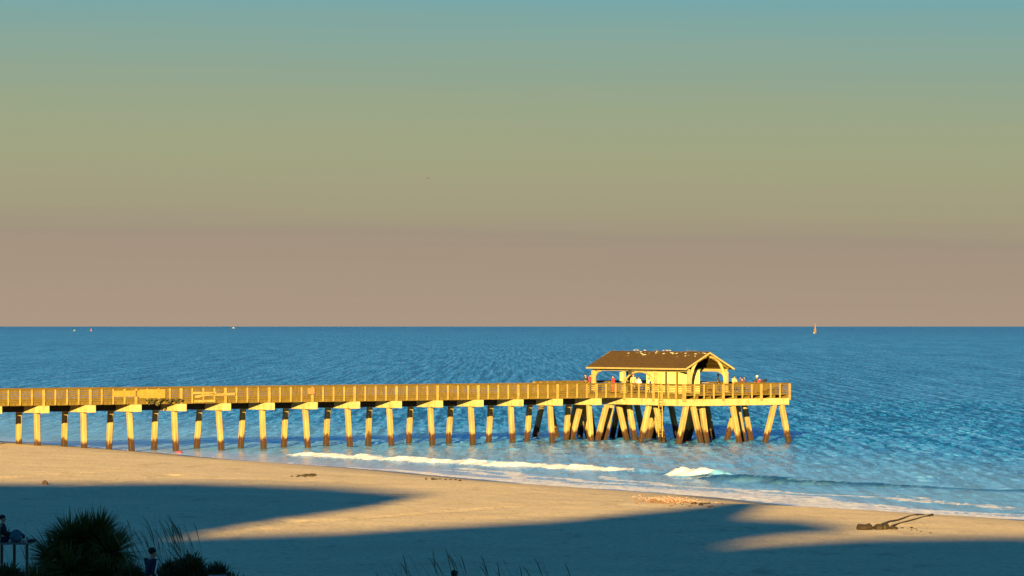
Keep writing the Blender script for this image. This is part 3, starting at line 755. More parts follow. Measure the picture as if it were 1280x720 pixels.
def spiky_bush(x, y, heads, label):
    z = float(ground_z(x, y))
    b = empty('spiky_palm', (x, y, z)); tag(b, label, 'plant')
    lv, dead, st = MB(), MB(), MB()
    for hx, hy, hz, L in heads:
        c = Vector((hx, hy, hz))
        st.tube([(hx * 0.3, hy * 0.3, -0.2), (hx * 0.8, hy * 0.8, hz * 0.55), (hx, hy, hz)], [0.14, 0.12, 0.08], 7)
        for _ in range(400):
            d = rdir(-0.45)
            blade(lv, c + d * 0.12, d, L * random.uniform(0.72, 1.08), 0.028, random.uniform(0.0, 0.16) + (0.12 if d.z < 0.1 else 0))
        for _ in range(70):
            d = rdir(-0.95); d.z = -abs(d.z) * 0.8 - 0.1
            blade(dead, c + d.normalized() * 0.1, d, L * random.uniform(0.6, 0.95), 0.026, 0.35)
    lv.build('leaves', LEAF, b); dead.build('dead_leaves', DRYLEAF, b); st.build('trunk_or_shadow', BARK, b)
    return b
c = at_depth(105, 720, 113)
heads = [(-0.75, 0.1, 1.35, 1.0), (0.05, 0.2, 1.85, 1.05), (0.72, 0.0, 1.55, 1.0), (-0.3, -0.5, 1.0, 0.95), (0.55, -0.55, 0.8, 0.9), (-1.15, -0.3, 0.55, 0.85), (1.0, -0.2, 0.75, 0.8), (0.35, 0.3, 2.0, 0.9), (-0.35, 0.1, 1.85, 0.95)]
spiky_bush(c.x, c.y, [(a * 1.14, b_, z + 0.0 - 0.05 * abs(a), l * 1.02) for a, b_, z, l in heads], 'large round spiky leaved dune palm in shade at the lower left')

def stalk(mb, x, y, z, h, lean, seed=True):
    a = random.uniform(-0.4, 0.4) + (0 if lean > 0 else math.pi)
    dx, dy = math.cos(a) * abs(lean), math.sin(a) * abs(lean) * 0.6
    pts = [(x + dx * t ** 2.0, y + dy * t * t, z + h * t * (1 - 0.06 * t * abs(lean))) for t in (0, 0.25, 0.5, 0.75, 1)]
    mb.tube(pts, [0.006, 0.0055, 0.005, 0.0045, 0.003], 4)
    if seed:
        f = lambda t: Vector((x + dx * t * t, y + dy * t * t, z + h * t * (1 - 0.06 * t * abs(lean))))
        mb.tube([f(0.74), f(0.84), f(0.93), f(1.0) + Vector((dx * 0.06, 0, -0.02))], [0.005, 0.014, 0.012, 0.003], 5)
def oats(px0, px1, D, tops, n, label, group, zb=None, nblade=60):
    c0 = at_depth((px0 + px1) / 2, 720, D); gz0 = float(ground_z(c0.x, c0.y))
    b = empty('sea_oats', (c0.x, c0.y, gz0)); tag(b, label, 'grass clump', group)
    st, bl = MB(), MB()
    hw = (px1 - px0) / 2 / F * D
    for _ in range(n):
        x = random.uniform(-hw, hw); y = random.uniform(-0.7, 0.7)
        zt = H - (random.uniform(*tops) - HORIZON) / F * D - gz0
        zz = float(ground_z(c0.x + x, c0.y + y)) - gz0
        stalk(st, x, y, zz - 0.05, zt - zz, -random.uniform(0.15, 0.75), random.random() < 0.5)
    for _ in range(nblade):
        x = random.uniform(-hw, hw); y = random.uniform(-0.7, 0.7); zz = float(ground_z(c0.x + x, c0.y + y)) - gz0
        blade(bl, (x, y, zz - 0.03), (random.uniform(-0.5, 0.4), random.uniform(-0.3, 0.3), 1), random.uniform(0.5, 1.1) * min(1.6, zt * 0.55), 0.014, random.uniform(0.1, 0.4), 4)
    st.build('stalks', OAT, b); bl.build('blades', OAT, b)
    return b
gp = 'sea oat clumps on the dune'
oats(168, 205, 111, (642, 690), 30, 'sparse sea oat clump between the spiky palm and the brushy shrub', gp)
oats(196, 256, 112.5, (634, 690), 50, 'tall sea oat clump rising out of the dark brushy shrub', gp, nblade=130)
oats(488, 530, 98, (686, 716), 11, 'thin sea oat clump just left of the head above the dune', gp, nblade=14)
oats(535, 612, 97, (680, 716), 20, 'thin sea oat clump around the dark head above the dune', gp, nblade=14)
oats(612, 660, 97, (684, 716), 13, 'thin sea oat clump right of the head above the dune', gp, nblade=14)
oats(670, 730, 97, (692, 717), 9, 'faint sea oat clump farthest right along the dune edge', gp, nblade=14)
oats(20, 40, 116, (646, 690), 4, 'few bent sea oat stalks left of the spiky palm', gp, nblade=14)
oats(2, 30, 116, (685, 700), 6, 'short sea oat tuft in front of the low wooden deck', gp, nblade=60)

def shrub(px, D, w, hpx, label, leaves=2600):
    c0 = at_depth(px, 720, D); g0 = float(ground_z(c0.x, c0.y))
    b = empty('shrub', (c0.x, c0.y, g0)); tag(b, label, 'shrub')
    hh = H - (hpx - HORIZON) / F * D - g0
    lf, tw = MB(), MB()
    cl = [(random.uniform(-0.8, 0.8) * w, random.uniform(-0.6, 0.6) * w * 0.7, random.uniform(0.25, 0.75)) for _ in range(13)]
    cl = [(x, y, z * hh * (1 - 0.55 * (x / w) ** 2)) for x, y, z in cl] + [(0, 0, hh * 0.72)]
    for x, y, z in cl:
        tw.tube([(x * 0.2, y * 0.2, -0.1), (x * 0.7, y * 0.7, z * 0.6), (x, y, z)], [0.03, 0.02, 0.008], 5)
    for i in range(leaves):
        x, y, z = cl[i % len(cl)]
        r = w * 0.33
        v = rdir(-1) * r * random.random() ** 0.4
        p = Vector((x, y, z)) + Vector((v.x, v.y, v.z * 0.8 * min(1, hh / w)))
        if p.z < -0.05: continue
        d = Vector((v.x, v.y, abs(v.z) + 0.35 * r)).normalized() + Vector((random.gauss(0, .35), random.gauss(0, .35), random.gauss(0, .35)))
        blade(lf, p, d, random.uniform(0.12, 0.30), 0.021, 0.1, 2)
    lf.build('foliage', SHRUB, b); tw.build('stem', BARK, b); return b
shrub(238, 111.5, 1.15, 688, 'dark brushy dune shrub right of the person in navy', 6500)
shrub(215, 112.5, 0.8, 698, 'low dark shrub partly hidden behind the person in navy', 3500)
shrub(290, 110, 0.85, 712, 'low scrubby tuft of dune plants beside the pale rail end', 2600)
shrub(12, 110, 0.9, 700, 'dark low shrub filling the bottom left corner', 3500)
shrub(168, 111, 0.6, 702, 'small dark shrub at the right foot of the spiky palm', 2500)

# ------------------------------------------------------------------ boardwalk pieces at the dune
PLANK = plain('grey_plank', (0.085, 0.082, 0.07), (0.14, 0.135, 0.12), 3, 0.9, 0.4, 0.02)
c = at_depth(14, 677, 128); gzc = float(ground_z(c.x, c.y))
dk = empty('wooden_deck', (c.x, c.y, gzc)); tag(dk, 'low weathered grey deck with upright slats under the seated person', 'deck')
dh = c.z - gzc; t = MB()
for i in range(9): t.box(-1.6, 0.75, -0.9 + i * 0.205, -0.9 + i * 0.205 + 0.19, dh - 0.05, dh)
t.build('deck_board', PLANK, dk)
for i, x in enumerate(np.arange(-1.5, 0.75, 0.42)):
    MB().box(x, x + 0.09, -0.86, -0.8, -0.2, dh - 0.052).build('slat', TIMBER_D, dk)
c2 = at_depth(270, 718.5, 108)
g2 = float(ground_z(c2.x, c2.y))
rl = empty('walkway_rail', (c2.x, c2.y, g2)); tag(rl, 'pale top end of a wooden walkway rail at the bottom edge', 'rail')
MB().box(-0.2, 0.3, -2.4, 0.1, c2.z - g2 - 0.05, c2.z - g2).build('top_board', PLANK, rl)
for y in (-2.0, -0.1): MB().box(-0.05, 0.05, y - 0.05, y + 0.05, -0.1, c2.z - g2 - 0.052).build('post', PLANK, rl)

# ------------------------------------------------------------------ people
def skin(name, joints, edges, root, mat, parent, sub=2):
    names = list(joints); me = bpy.data.meshes.new(name)
    me.from_pydata([joints[k][0] for k in names], [(names.index(a), names.index(b)) for a, b in edges], [])
    o = bpy.data.objects.new(name, me); COL.objects.link(o)
    o.modifiers.new('s', 'SKIN'); sm = o.modifiers.new('u', 'SUBSURF'); sm.levels = sub; sm.render_levels = sub
    for i, k in enumerate(names):
        r = joints[k][1]; r = r if hasattr(r, '__len__') else (r, r)
        me.skin_vertices[0].data[i].radius = r; me.skin_vertices[0].data[i].use_root = (k == root)
    dg = bpy.context.evaluated_depsgraph_get(); dg.update()
    m2 = bpy.data.meshes.new_from_object(o.evaluated_get(dg)); m2.name = name
    bpy.data.objects.remove(o); bpy.data.meshes.remove(me)
    return mesh_obj(name, m2, mat, parent, True)
def cloth(name, a): 
    k = tuple(v * 1.35 + 0.004 for v in a); return plain(name, a, k, 6, 0.9, 0.2, 0.01)
SKINM = plain('skin', (0.30, 0.17, 0.11), (0.34, 0.20, 0.13), 6, 0.55, 0.05)
HAIRS = {'black': cloth('black_hair', (0.012, 0.010, 0.009)), 'brown': cloth('brown_hair', (0.06, 0.035, 0.02))}
CL = {k: cloth(k + '_cloth', v) for k, v in dict(black=(0.012, 0.013, 0.016), navy=(0.006, 0.009, 0.026), red=(0.34, 0.014, 0.020), peach=(0.42, 0.20, 0.10), maroon=(0.075, 0.014, 0.016), tan=(0.26, 0.18, 0.09),
      white=(0.45, 0.44, 0.40), jean=(0.03, 0.045, 0.09), khaki=(0.16, 0.125, 0.075), teal=(0.02, 0.09, 0.11), grey=(0.10, 0.10, 0.10)).items()}
def person(loc, face, label, top='black', legs='jean', hair='black', pose='stand', h=1.72, cap=None, group=None, bulk=1.0):
    """local frame: the person faces +x"""
    k = h / 1.72
    p = empty('person', loc, face); tag(p, label, 'person', group)
    J = {}
    lean = {'stand': 0.0, 'lean': 0.20, 'walk': 0.06, 'sit': -0.02, 'arms_up': 0.0, 'bend': 0.3, 'lounge': -0.05}[pose]
    sitting = pose in ('sit', 'lounge')
    hz = 0.10 if pose == 'lounge' else (0.50 if sitting else 0.93)
    def T(z): return lean * (z - 0.93) / 0.6
    dz = hz - 0.93
    P = lambda x, y, z: ((x) * k, y * k, (z + dz) * k)
    J['pelvis'] = (P(0, 0, 0.95), (0.115 * k, 0.135 * k)); J['belly'] = (P(T(1.12), 0, 1.12), (0.105 * k, 0.125 * k))
    J['chest'] = (P(T(1.32), 0, 1.32), (0.11 * k, 0.145 * k)); J['neckb'] = (P(T(1.45), 0, 1.45), 0.06 * k); J['neck'] = (P(T(1.50) + .01, 0, 1.50), 0.052 * k)
    hx = T(1.6) + 0.02
    J['jaw'] = (P(hx + 0.015, 0, 1.56), (0.075 * k, 0.066 * k)); J['skull'] = (P(hx, 0, 1.645), (0.096 * k, 0.077 * k)); J['crown'] = (P(hx - 0.01, 0, 1.70), (0.06 * k, 0.05 * k))
    J['nose'] = (P(hx + 0.112, 0, 1.605), 0.014 * k)
    E = [('pelvis', 'belly'), ('belly', 'chest'), ('chest', 'neckb'), ('neckb', 'neck'), ('neck', 'jaw'), ('jaw', 'skull'), ('skull', 'crown'), ('skull', 'nose')]
    for s, n in ((-1, 'l'), (1, 'r')):
        J['ear' + n] = (P(hx - 0.01, s * 0.086, 1.61), 0.016 * k); E.append(('skull', 'ear' + n))
        sx = T(1.42)
        J['sh' + n] = (P(sx, s * 0.185, 1.41), 0.058 * k)
        if pose == 'lean': el, wr, ha = (sx + 0.10, s * 0.24, 1.16), (sx + 0.33, s * 0.16, 1.10), (sx + 0.42, s * 0.13, 1.09)
        elif pose == 'arms_up': el, wr, ha = (sx + 0.10, s * 0.38, 1.44), (sx + 0.12, s * 0.30, 1.68), (sx + 0.12, s * 0.26, 1.76)
        elif pose == 'walk': el, wr, ha = (sx + 0.12 * s, s * 0.235, 1.14), (sx + 0.12 * s + 0.16, s * 0.23, 0.94), (sx + 0.12 * s + 0.21, s * 0.22, 0.87)
        elif sitting: el, wr, ha = (sx + 0.10, s * 0.25, 1.15), (sx + 0.32, s * 0.17, 1.10), (sx + 0.40, s * 0.14, 1.08)
        else: el, wr, ha = (sx - 0.01, s * 0.235, 1.13), (sx + 0.06, s * 0.245, 0.89), (sx + 0.08, s * 0.245, 0.81)
        J['el' + n] = (P(*el), 0.043 * k); J['wr' + n] = (P(*wr), 0.030 * k); J['ha' + n] = (P(*ha), (0.024 * k, 0.040 * k))
        E += [('chest', 'sh' + n), ('sh' + n, 'el' + n), ('el' + n, 'wr' + n), ('wr' + n, 'ha' + n)]
        d = (Vector(ha) - Vector(wr)).normalized()
        for i in range(5):
            f = Vector(ha) + d * (0.085 if i not in (0, 4) else 0.065) + Vector((0.0, (i - 2) * 0.018, 0)) if i else Vector(ha) + d * 0.03 + Vector((0.045, -s * 0.02, 0.0))
            J[f'f{i}{n}'] = (P(*f), 0.0095 * k); E.append(('ha' + n, f'f{i}{n}'))
        if pose == 'lounge': kn, an, to = (0.42, s * 0.13, 1.22), (0.80, s * 0.12, 0.90), (0.98, s * 0.13, 0.87)
        elif sitting: kn, an, to = (0.44, s * 0.12, 0.96), (0.46, s * 0.12, 0.52), (0.62, s * 0.13, 0.47)
        elif pose == 'walk': kn, an, to = (0.02 + 0.13 * -s, s * 0.10, 0.50), (-0.04 + 0.22 * -s, s * 0.10, 0.085), (0.12 + 0.22 * -s, s * 0.10, 0.035)
        else: kn, an, to = (0.02, s * 0.11, 0.50), (0.0, s * 0.12, 0.08), (0.15, s * 0.14, 0.035)
        J['hp' + n] = (P(0, s * 0.095, 0.90), 0.095 * k); J['kn' + n] = (P(*kn), 0.060 * k); J['an' + n] = (P(*an), 0.042 * k); J['to' + n] = (P(*to), (0.032 * k, 0.045 * k))
        E += [('pelvis', 'hp' + n), ('hp' + n, 'kn' + n), ('kn' + n, 'an' + n), ('an' + n, 'to' + n)]
    skin('body', J, E, 'pelvis', SKINM, p)
    def sub(name, ks, ad, mat, root, ext=None):
        jj = {q: (J[q][0], tuple(r + ad * k for r in (J[q][1] if hasattr(J[q][1], '__len__') else (J[q][1],) * 2))) for q in ks}
        if ext: jj.update(ext)
        return skin(name, jj, [e for e in E if e[0] in jj and e[1] in jj], root, mat, p)
    sub('jacket', ['pelvis', 'belly', 'chest', 'neckb', 'shl', 'shr', 'ell', 'elr', 'wrl', 'wrr'], 0.022 * bulk, CL[top], 'chest')
    sub('trousers', ['pelvis', 'hpl', 'hpr', 'knl', 'knr', 'anl', 'anr'], 0.014, CL[legs], 'pelvis')
    for n in 'lr':
        a, b_ = Vector(J['an' + n][0]), Vector(J['to' + n][0])
        MB().ball((a.lerp(b_, 0.55)) + Vector((0.02 * k, 0, -0.012)), (0.15 * k, 0.056 * k, 0.055 * k), 8, 6).build('shoe', CL['black'], p, True)
    hb = MB().ball(Vector(J['skull'][0]) + Vector((-0.022, 0, 0.03)) * k, (0.108 * k, 0.098 * k, 0.092 * k), 10, 8)
    hm = CL[cap] if cap else HAIRS[hair]
    if cap: hb.box(J['skull'][0][0] + 0.05 * k, J['skull'][0][0] + 0.2 * k, -0.07 * k, 0.07 * k, J['skull'][0][2] + 0.035 * k, J['skull'][0][2] + 0.05 * k)
    hb.build('cap' if cap else 'hair', hm, p, True)
    return p
# on the pier end, left to right (u, w measured from the near left corner of the platform)
def on_pier(u, w): return L2W(TX0 + u, TY0 + w, ZD + 0.004)
def u_for(px, w): 
    lo, hi = -2.0, 14.0
    for _ in range(40):
        mid = (lo + hi) / 2; q = on_pier(mid, w)
        if q.x / q.y * F + 640 < px: lo = mid
        else: hi = mid
    return lo
gp = 'people out on the pier end'
def pp(px, w, face, label, **kw): return person(on_pier(u_for(px, w), w), TH + face, label, group=gp, **kw)
pp(732.5, 22.6, 1.2, 'person in black standing left of the pavilion at the far pier corner', top='black', legs='black', pose='lean', h=1.74)
pp(738.5, 22.2, 2.0, 'person in bright red jacket beside the leftmost pavilion post', top='red', legs='navy', h=1.70, pose='stand', bulk=2.2)
pp(766.5, 14.23, 2.8, 'person in bulky red coat standing alone between two pavilion posts', top='red', legs='red', h=1.66, bulk=3.6)
pp(791.5, 10.79, -1.9, 'tall person in tan shirt standing under the curved arch', top='tan', legs='khaki', h=1.86, hair='brown')
pp(798.5, 10.59, -2.6, 'person in pale shirt under the arch left of the kiosk', top='white', legs='black', h=1.58)
pp(810.5, 9.58, 2.5, 'person in cream top close against the kiosk side', top='white', legs='tan', h=1.5, hair='brown')
pp(897.5, 9.5, -0.6, 'person in dark clothes standing inside the right pavilion opening', top='black', legs='black', h=1.84)
pp(916.5, 8.5, -1.7, 'person in bulky peach jacket right of the pavilion post', top='peach', legs='khaki', h=1.62, bulk=2.0, pose='lean')
pp(927.5, 7.5, -1.9, 'person in maroon with both arms raised by the rail', top='maroon', legs='black', h=1.42, pose='arms_up')
pp(946.5, 7.0, -0.8, 'person in dark top with a white cap at the right rail', top='black', legs='jean', h=1.66, cap='white', pose='lean')
pp(955.5, 6.5, 0.3, 'person in red jacket bending over near the right rail', top='red', legs='black', h=1.45, pose='bend', bulk=1.6)
# gear by the rail
bag = empty('duffel_bag', on_pier(u_for(965, 5.6), 5.6) + Vector((0, 0, 0.0)), TH + 0.3); tag(bag, 'long dark bag propped on a stand right of the person bending in red', 'bag')
MB().tube([(-0.5, 0, 1.05), (-0.42, 0, 1.08), (0.0, 0, 1.14), (0.42, 0, 1.26), (0.5, 0, 1.28)], [0.06, 0.13, 0.16, 0.13, 0.05], 10).build('bag_body', CL['black'], bag, True)
for s in (-0.3, 0.3): MB().bar((s, 0, 0), (s, 0, 1.0), 0.05, 0.05).build('leg', DARK, bag)
tb = empty('table', on_pier(u_for(877, 8.8), 8.8), TH); tag(tb, 'small pale fish cleaning table between the right pavilion posts', 'table')
MB().box(-0.55, 0.55, -0.4, 0.4, 0.98, 1.04).build('tabletop', plain('pink_board', (0.22, 0.14, 0.11), (0.30, 0.2, 0.16), 4), tb)
for sx in (-0.45, 0.45):
    for sy in (-0.3, 0.3): MB().box(sx - 0.04, sx + 0.04, sy - 0.04, sy + 0.04, 0, 0.978).build('leg', TIMBER, tb)

# at the dune
c = at_depth(188, 686.3, 99); wz = c.z - 1.76; wg = float(ground_z(c.x, c.y))
wk = empty('walkway', (c.x, c.y, wg)); tag(wk, 'wooden dune walkway under the person in navy, running along the bottom edge', 'walkway')
t = MB()
for i in range(30): t.box(-3.2 + i * 0.205, -3.2 + i * 0.205 + 0.19, -0.7, 0.7, wz - wg - 0.05, wz - wg)
t.build('deck_board', PLANK, wk)
for x_ in (-3.0, -1.0, 1.0, 2.8):
    for y_ in (-0.6, 0.6): MB().box(x_ - 0.06, x_ + 0.06, y_ - 0.06, y_ + 0.06, -0.6, wz - wg - 0.053).build('post', PLANK, wk)
p1 = person((c.x, c.y, wz + 0.003), 0.75, 'person in navy jacket with a white sleeve stripe walking by the spiky palm', top='navy', legs='black', pose='walk', h=1.76, bulk=1.35)
st = MB(); k1 = 1.76 / 1.72
st.tube([Vector((0.02, -0.275, 1.44)) * k1, Vector((-0.045, -0.32, 1.28)) * k1, Vector((-0.10, -0.335, 1.14)) * k1, Vector((-0.01, -0.32, 1.04)) * k1, Vector((0.06, -0.305, 0.95)) * k1], 0.022, 6).build('sleeve_stripe', CL['white'], p1)
c = at_depth(568, 714, 110); gx = float(ground_z(c.x, c.y))
person((c.x, c.y, gx), 1.5, 'person whose dark haired head just shows above the dune grass', top='black', legs='black', h=min(1.85, max(1.5, c.z - gx)))
dkz = dk.location.z + dh
p3 = person((dk.location.x - 0.19, dk.location.y - 0.3, dkz + 0.002), 0.15, 'person in black sitting on the low deck with a white strap across the body', top='black', legs='navy', pose='lounge', h=1.70)
sm_ = MB(); sm_.tube([(0.10, -0.21, 0.60), (0.17, -0.15, 0.45), (0.15, -0.05, 0.33), (0.11, 0.05, 0.24)], 0.022, 6).build('strap', CL['white'], p3)
bp = empty('backpack', (dk.location.x + 0.22, dk.location.y - 0.45, dkz)); tag(bp, 'rounded teal backpack lying on the deck beside the seated person', 'backpack')
MB().ball((0, 0, 0.2), (0.22, 0.16, 0.2), 12, 8).build('sack', CL['teal'], bp, True)
MB().ball((0.1, -0.1, 0.13), (0.13, 0.09, 0.11), 10, 7).build('pocket', CL['teal'], bp, True)
def bottle(px, label):
    q = at_depth(px, 676, dk.location.y - 0.5)
    b = MB().tube([(0, 0, 0), (0, 0, 0.14), (0, 0, 0.17), (0, 0, 0.22)], [0.04, 0.04, 0.018, 0.018], 10).build('bottle', CL['white'], None, True)
    b.location = (q.x, q.y, dkz); tag(b, label, 'bottle')
bottle(27.3, 'white bottle on the deck nearer the teal backpack'); bottle(32.3, 'white bottle at the right end of the deck')

# ------------------------------------------------------------------ gulls
def gull_mesh(dark):
    mb = MB(); mb.ball((0, 0, 0.16), (0.21, 0.085, 0.085), 10, 6); mb.ball((0.2, 0, 0.27), (0.065, 0.05, 0.055), 8, 6)
    mb.tube([(0.13, 0, 0.2), (0.18, 0, 0.25)], [0.06, 0.045], 6); mb.tube([(0.25, 0, 0.265), (0.33, 0, 0.25)], [0.02, 0.006], 5)
    mb.tube([(-0.15, 0, 0.17), (-0.36, 0, 0.15)], [0.07, 0.02], 6)
    for s in (-1, 1):
        mb.ball((-0.06, s * 0.075, 0.18), (0.2, 0.025, 0.07), 8, 5); mb.tube([(0.0, s * 0.035, 0.1), (0.01, s * 0.035, 0.0)], 0.01, 4)
    mb.v = [tuple(q * 0.44 for q in v) for v in mb.v]
    return mb
GW = plain('gull_white', (0.24, 0.22, 0.19), (0.33, 0.31, 0.27), 3, 0.7, 0.1); GG = plain('gull_grey', (0.05, 0.045, 0.04), (0.10, 0.09, 0.08), 5, 0.7, 0.1)
gpro = {}
for i in range(46):
    y = -7.8 + 12.6 * (i + random.uniform(-0.3, 0.3)) / 46; t_ = random.choice([0.0, random.uniform(0.05, 0.2), random.uniform(0.08, 0.38)])
    sgn = -1
    x = sgn * (HU + 0.1) * t_; z = zr - (zr - ze + 0.1) * t_ + (0.075 if t_ == 0 else 0.05)
    key = 'white' if random.random() < 0.45 else 'grey'
    if key not in gpro:
        o = gull_mesh(0).build('gull', GW if key == 'white' else GG, None, True); gpro[key] = o
    else:
        o = gpro[key].copy(); COL.objects.link(o)
    q = L2W(PVX + x, PVY + y, ZD + z)
    o.location = q; o.rotation_euler = (0, 0, random.choice([3.4, 3.9, 2.9, 0.4]) + random.uniform(-0.5, 0.5))
    tag(o, 'white gull perched on the brown pavilion roof near its ridge' if key == 'white' else 'dark grey gull perched on the brown pavilion roof near its ridge', 'gull', 'white gulls on the pavilion roof' if key == 'white' else 'dark gulls on the pavilion roof')
q = at_depth(535, 223, 900)
fb = empty('flying_gull', q, 0.5); tag(fb, 'lone dark bird gliding high in the sky left of centre', 'bird')
MB().ball((0, 0, 0), (0.3, 0.1, 0.1), 10, 6).ball((0.3, 0, 0.03), (0.09, 0.07, 0.07), 8, 5).tube([(-0.25, 0, 0), (-0.5, 0, 0.0)], [0.08, 0.03], 6).build('body', GG, fb, True)
for s in (-1, 1):
    MB().add([(0.12, s * 0.05, 0.03), (-0.12, s * 0.05, 0.03), (0.16, s * 0.4, 0.15), (-0.1, s * 0.4, 0.15), (-0.02, s * 0.82, -0.02), (-0.1, s * 0.8, -0.02),
              (0.12, s * 0.05, 0.07), (-0.12, s * 0.05, 0.06), (0.16, s * 0.4, 0.18), (-0.1, s * 0.4, 0.17), (-0.02, s * 0.82, 0.0), (-0.1, s * 0.8, 0.0)],
             [(0, 1, 3, 2), (2, 3, 5, 4), (6, 8, 9, 7), (8, 10, 11, 9), (0, 2, 8, 6), (2, 4, 10, 8), (1, 7, 9, 3), (3, 9, 11, 5), (4, 5, 11, 10)]).build('wing', GG, fb)

# ------------------------------------------------------------------ boats far out
def boat_hull(mb, L, B, hgt):
    vs = []; fs = []; n = 9
    for i in range(n):
        t = i / (n - 1); w = B / 2 * (1 - (max(0, t - 0.45) / 0.55) ** 2) * (0.82 + 0.18 * min(1, t * 3)); x = -L / 2 + L * t; sh_ = hgt * (1 + 0.25 * t * t)
        vs += [(x, -w, sh_), (x, -w * 0.7, -0.3), (x, w * 0.7, -0.3), (x, w, sh_)]
    for i in range(n - 1):
        for k in range(3): fs.append((i * 4 + k, i * 4 + k + 1, i * 4 + k + 5, i * 4 + k + 4))
        fs.append((i * 4 + 3, i * 4, i * 4 + 4, i * 4 + 7))
    fs.append((0, 3, 2, 1)); e = (n - 1) * 4; fs.append((e, e + 1, e + 2, e + 3))
    return mb.add(vs, fs)
D = 5600.0
sb_ = empty('sailboat', ((1019 - 640) / F * D, D, 0), 1.15); tag(sb_, 'sailboat with tan orange sails and pale hull far out near the horizon', 'sailboat')
boat_hull(MB(), 10, 3.2, 1.3).build('hull', CREAM, sb_)
MB().tube([(0.6, 0, 1), (0.6, 0, 14.5)], [0.14, 0.08], 8).build('mast', CREAM, sb_)
BOATW = plain('boat_paint', (0.13, 0.125, 0.11), (0.16, 0.155, 0.14), 3, 0.5)
SAIL = plain('tan_sail', (0.19, 0.105, 0.05), (0.24, 0.14, 0.07), 0.5, 0.8, 0.05)
MB().add([(0.4, 0, 2.2), (-4.4, 0.9, 2.3), (0.4, 0.1, 14), (0.4, 0.06, 2.2), (-4.4, 0.96, 2.3), (0.4, 0.16, 14)], [(0, 1, 2), (3, 5, 4), (0, 3, 4, 1), (1, 4, 5, 2), (2, 5, 3, 0)]).build('mainsail', SAIL, sb_)
MB().add([(0.9, 0, 13), (5.0, 0, 1.8), (1.0, 1.0, 2.2), (0.9, 0.06, 13), (5.0, 0.06, 1.8), (1.0, 1.06, 2.2)], [(0, 1, 2), (3, 5, 4), (0, 3, 4, 1), (1, 4, 5, 2), (2, 5, 3, 0)]).build('jib', SAIL, sb_)
D = 8200.0
mbt = empty('motorboat', ((93 - 640) / F * D, D, 0), 0.4); tag(mbt, 'tiny white motorboat near the horizon at the far left', 'motorboat')
boat_hull(MB(), 5, 2.2, 1.2).build('hull', BOATW, mbt); MB().prism([(-1.5, 1.2), (0.9, 1.2), (0.4, 2.8), (-1.3, 2.8)], -0.7, 0.7).build('cabin', BOATW, mbt)
by_ = empty('buoy', ((114 - 640) / F * 8000, 8000, 0)); tag(by_, 'tiny red channel buoy near the horizon right of the white motorboat', 'buoy')
REDP = plain('red_paint', (0.22, 0.045, 0.04), (0.28, 0.06, 0.05), 3, 0.5)
MB().tube([(0, 0, -0.4), (0, 0, 0.4), (0, 0, 1.2), (0, 0, 1.3)], [1.6, 2.0, 1.9, 1.2], 14).build('float', REDP, by_)
tw = MB()
for a in range(4): tw.bar((1.1 * math.cos(a * 1.57), 1.1 * math.sin(a * 1.57), 1.25), (0.35 * math.cos(a * 1.57), 0.35 * math.sin(a * 1.57), 5.2), 0.25, 0.25)
tw.tube([(0, 0, 4.2), (0, 0, 5.6)], [0.9, 0.5], 10).build('tower', REDP, by_)
D = 17000.0
shp = empty('ship', ((292 - 640) / F * D, D, 0), 0.1); tag(shp, 'small white ship on the horizon line left of centre', 'ship')
boat_hull(MB(), 13, 4, 2.0).build('hull', BOATW, shp); MB().prism([(-4, 2.0), (2, 2.0), (1, 5), (-3.5, 5)], -1.5, 1.5).build('cabin', BOATW, shp)

# ------------------------------------------------------------------ things washed up on the sand
WOOD = plain('wet_driftwood', (0.016, 0.010, 0.005), (0.036, 0.023, 0.012), 5, 0.9, 0.6, 0.03)
WEED = plain('seaweed', (0.014, 0.010, 0.004), (0.035, 0.026, 0.010), 6, 0.9, 0.5, 0.02)
def lump(c, r, seed):
    rn = random.Random(seed); mb = MB(); mb.ball((0, 0, 0), r, 12, 8)
    mb.v = [tuple(q * (1 + 0.22 * math.sin(3 * v[0] / r[0] + seed) * math.cos(2.4 * v[1] / r[1] + 2 * seed) + rn.uniform(-.1, .1)) for q in v) for v in mb.v]
    mb.v = [(v[0] + c[0], v[1] + c[1], v[2] + c[2]) for v in mb.v]; return mb
x, y, z = on_ground(1096, 661.5)
dw = empty('driftwood', (x, y, z)); tag(dw, 'dark driftwood heap with two long dark bars standing in for its shadows', 'driftwood')
def gl(px, py):
    a = on_ground(px, py); return Vector((a[0] - x, a[1] - y, a[2] - z))
for i, (px, r) in enumerate(((1079, (0.30, 0.6, 0.17)), (1075, (0.18, 0.5, 0.17)), (1085, (0.22, 0.6, 0.18)), (1098, (0.28, 0.6, 0.17)), (1106, (0.2, 0.5, 0.2)), (1116, (0.26, 0.4, 0.10)))):
    lump(gl(px, 661.5) + Vector((0, 0, r[2] * 0.5)), r, i + 2).build('root_mass', WOOD if i != 4 else WEED, dw)
def trunk_or_shadow(pts, rads, name='trunk_or_shadow'):
    MB().tube([gl(*p) + Vector((0, 0, r * 0.35)) for p, r in zip(pts, rads)], rads, 9).build(name, WOOD, dw)
trunk_or_shadow([(1100, 658), (1112, 652.5), (1122, 650.5), (1134, 646.5), (1146, 643.8), (1155, 643.4)], [0.10, 0.07, 0.055, 0.06, 0.06, 0.03])  # solid dark bars laid where the long shadows cross the sand
trunk_or_shadow([(1114, 657.8), (1128, 653.5), (1144, 649.2), (1158, 645.6), (1165, 644.3)], [0.06, 0.05, 0.05, 0.05, 0.09])
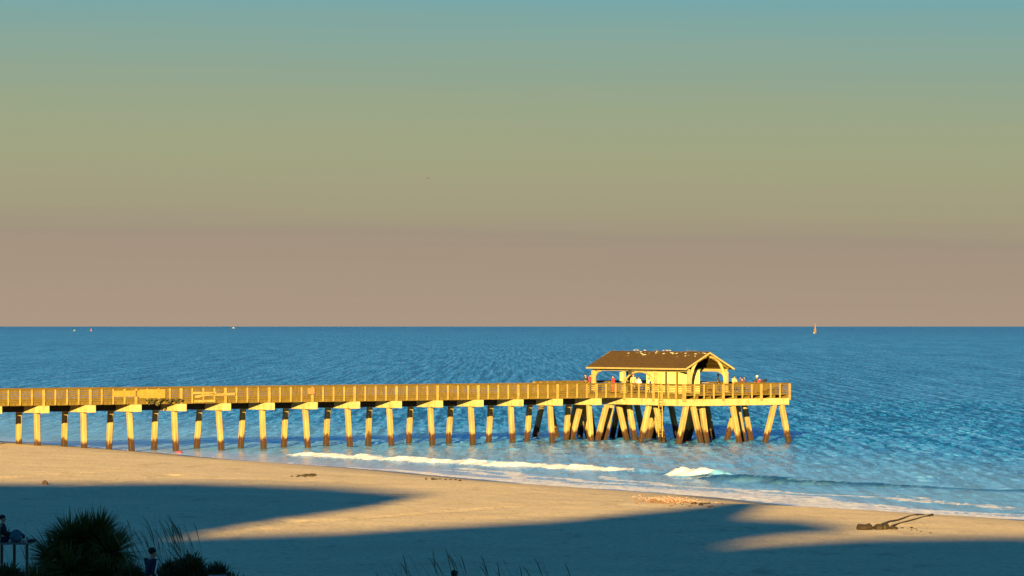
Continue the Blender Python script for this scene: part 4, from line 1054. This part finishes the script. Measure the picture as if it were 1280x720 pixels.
def debris(px, py, n, sx, sy, label, mat, name='seaweed_clump', cat='seaweed', big=0.12):
    x, y, z = on_ground(px, py); o = MB()
    for i in range(n):
        a, b_ = random.gauss(0, sx), random.gauss(0, sy); r = random.uniform(0.4, 1) * big
        g = float(ground_z(x + a, y + b_)) - z
        o.v_ = 0; l = lump((a, b_, g + r * 0.3), (r * 1.5, r * 1.8, r * 0.8), i); o.add(l.v, l.f)
    m_ = o.build(name, mat); m_.location = (x, y, z); tag(m_, label, cat, kind='stuff'); return m_
debris(384, 595, 16, 0.32, 1.2, 'dark seaweed clump with a long shadow on the sunlit sand', WEED, big=0.16)
debris(370, 595.3, 6, 0.3, 0.8, 'small seaweed scrap just left of the dark clump', WEED, big=0.07)
debris(549, 599.3, 14, 0.7, 0.9, 'thin line of seaweed near the water edge in the middle', WEED, big=0.08)
debris(872, 630, 14, 0.35, 0.7, 'olive seaweed clump at the end of the shell patch', WEED, big=0.10)
SHELL = plain('shell_pink', (0.26, 0.13, 0.10), (0.36, 0.22, 0.18), 5, 0.8, 0.3)
SHELL2 = plain('shell_brown', (0.09, 0.045, 0.025), (0.16, 0.09, 0.055), 5, 0.8, 0.3)
tag(debris(843, 625.5, 260, 1.0, 4.5, 'pinkish patch of broken shells at the water edge', SHELL, 'shell_patch', 'shells', 0.055), kind='stuff')
tag(debris(838, 628, 110, 1.1, 3.0, 'brown shell fragments scattered through the pinkish shell patch', SHELL2, 'shell_fragments', 'shells', 0.07), kind='stuff')
tag(debris(1144, 662, 16, 0.3, 1.4, 'small dark lumps in place of footprints right of the driftwood', WEED, 'footprint_marks', 'seaweed', 0.05), kind='stuff')  # dark lumps added where footprints mark the sand
dl = lump((0, 0, 0.08), (0.2, 0.3, 0.16), 9).build('drift_lump', SHELL2); dl.location = on_ground(57, 605.5); tag(dl, 'single reddish brown lump of drift on the shadow edge', 'driftwood')
q = on_ground(224.5, 567.2); tw_ = lump((0, 0, 0.1), (0.30, 0.5, 0.15), 5).build('towel', plain('red_towel', (0.38, 0.03, 0.05), (0.5, 0.06, 0.09), 5), None, True)
tw_.location = q; tag(tw_, 'crumpled red towel on the sand at the foot of a pier pile', 'towel')
x0_ = on_ground(196, 564.8)
tag(debris(193, 564.5, 40, 1.2, 0.5, 'pinkish strand of shells on the sand under the pier', SHELL, 'shell_strand', 'shells', 0.06), kind='stuff')
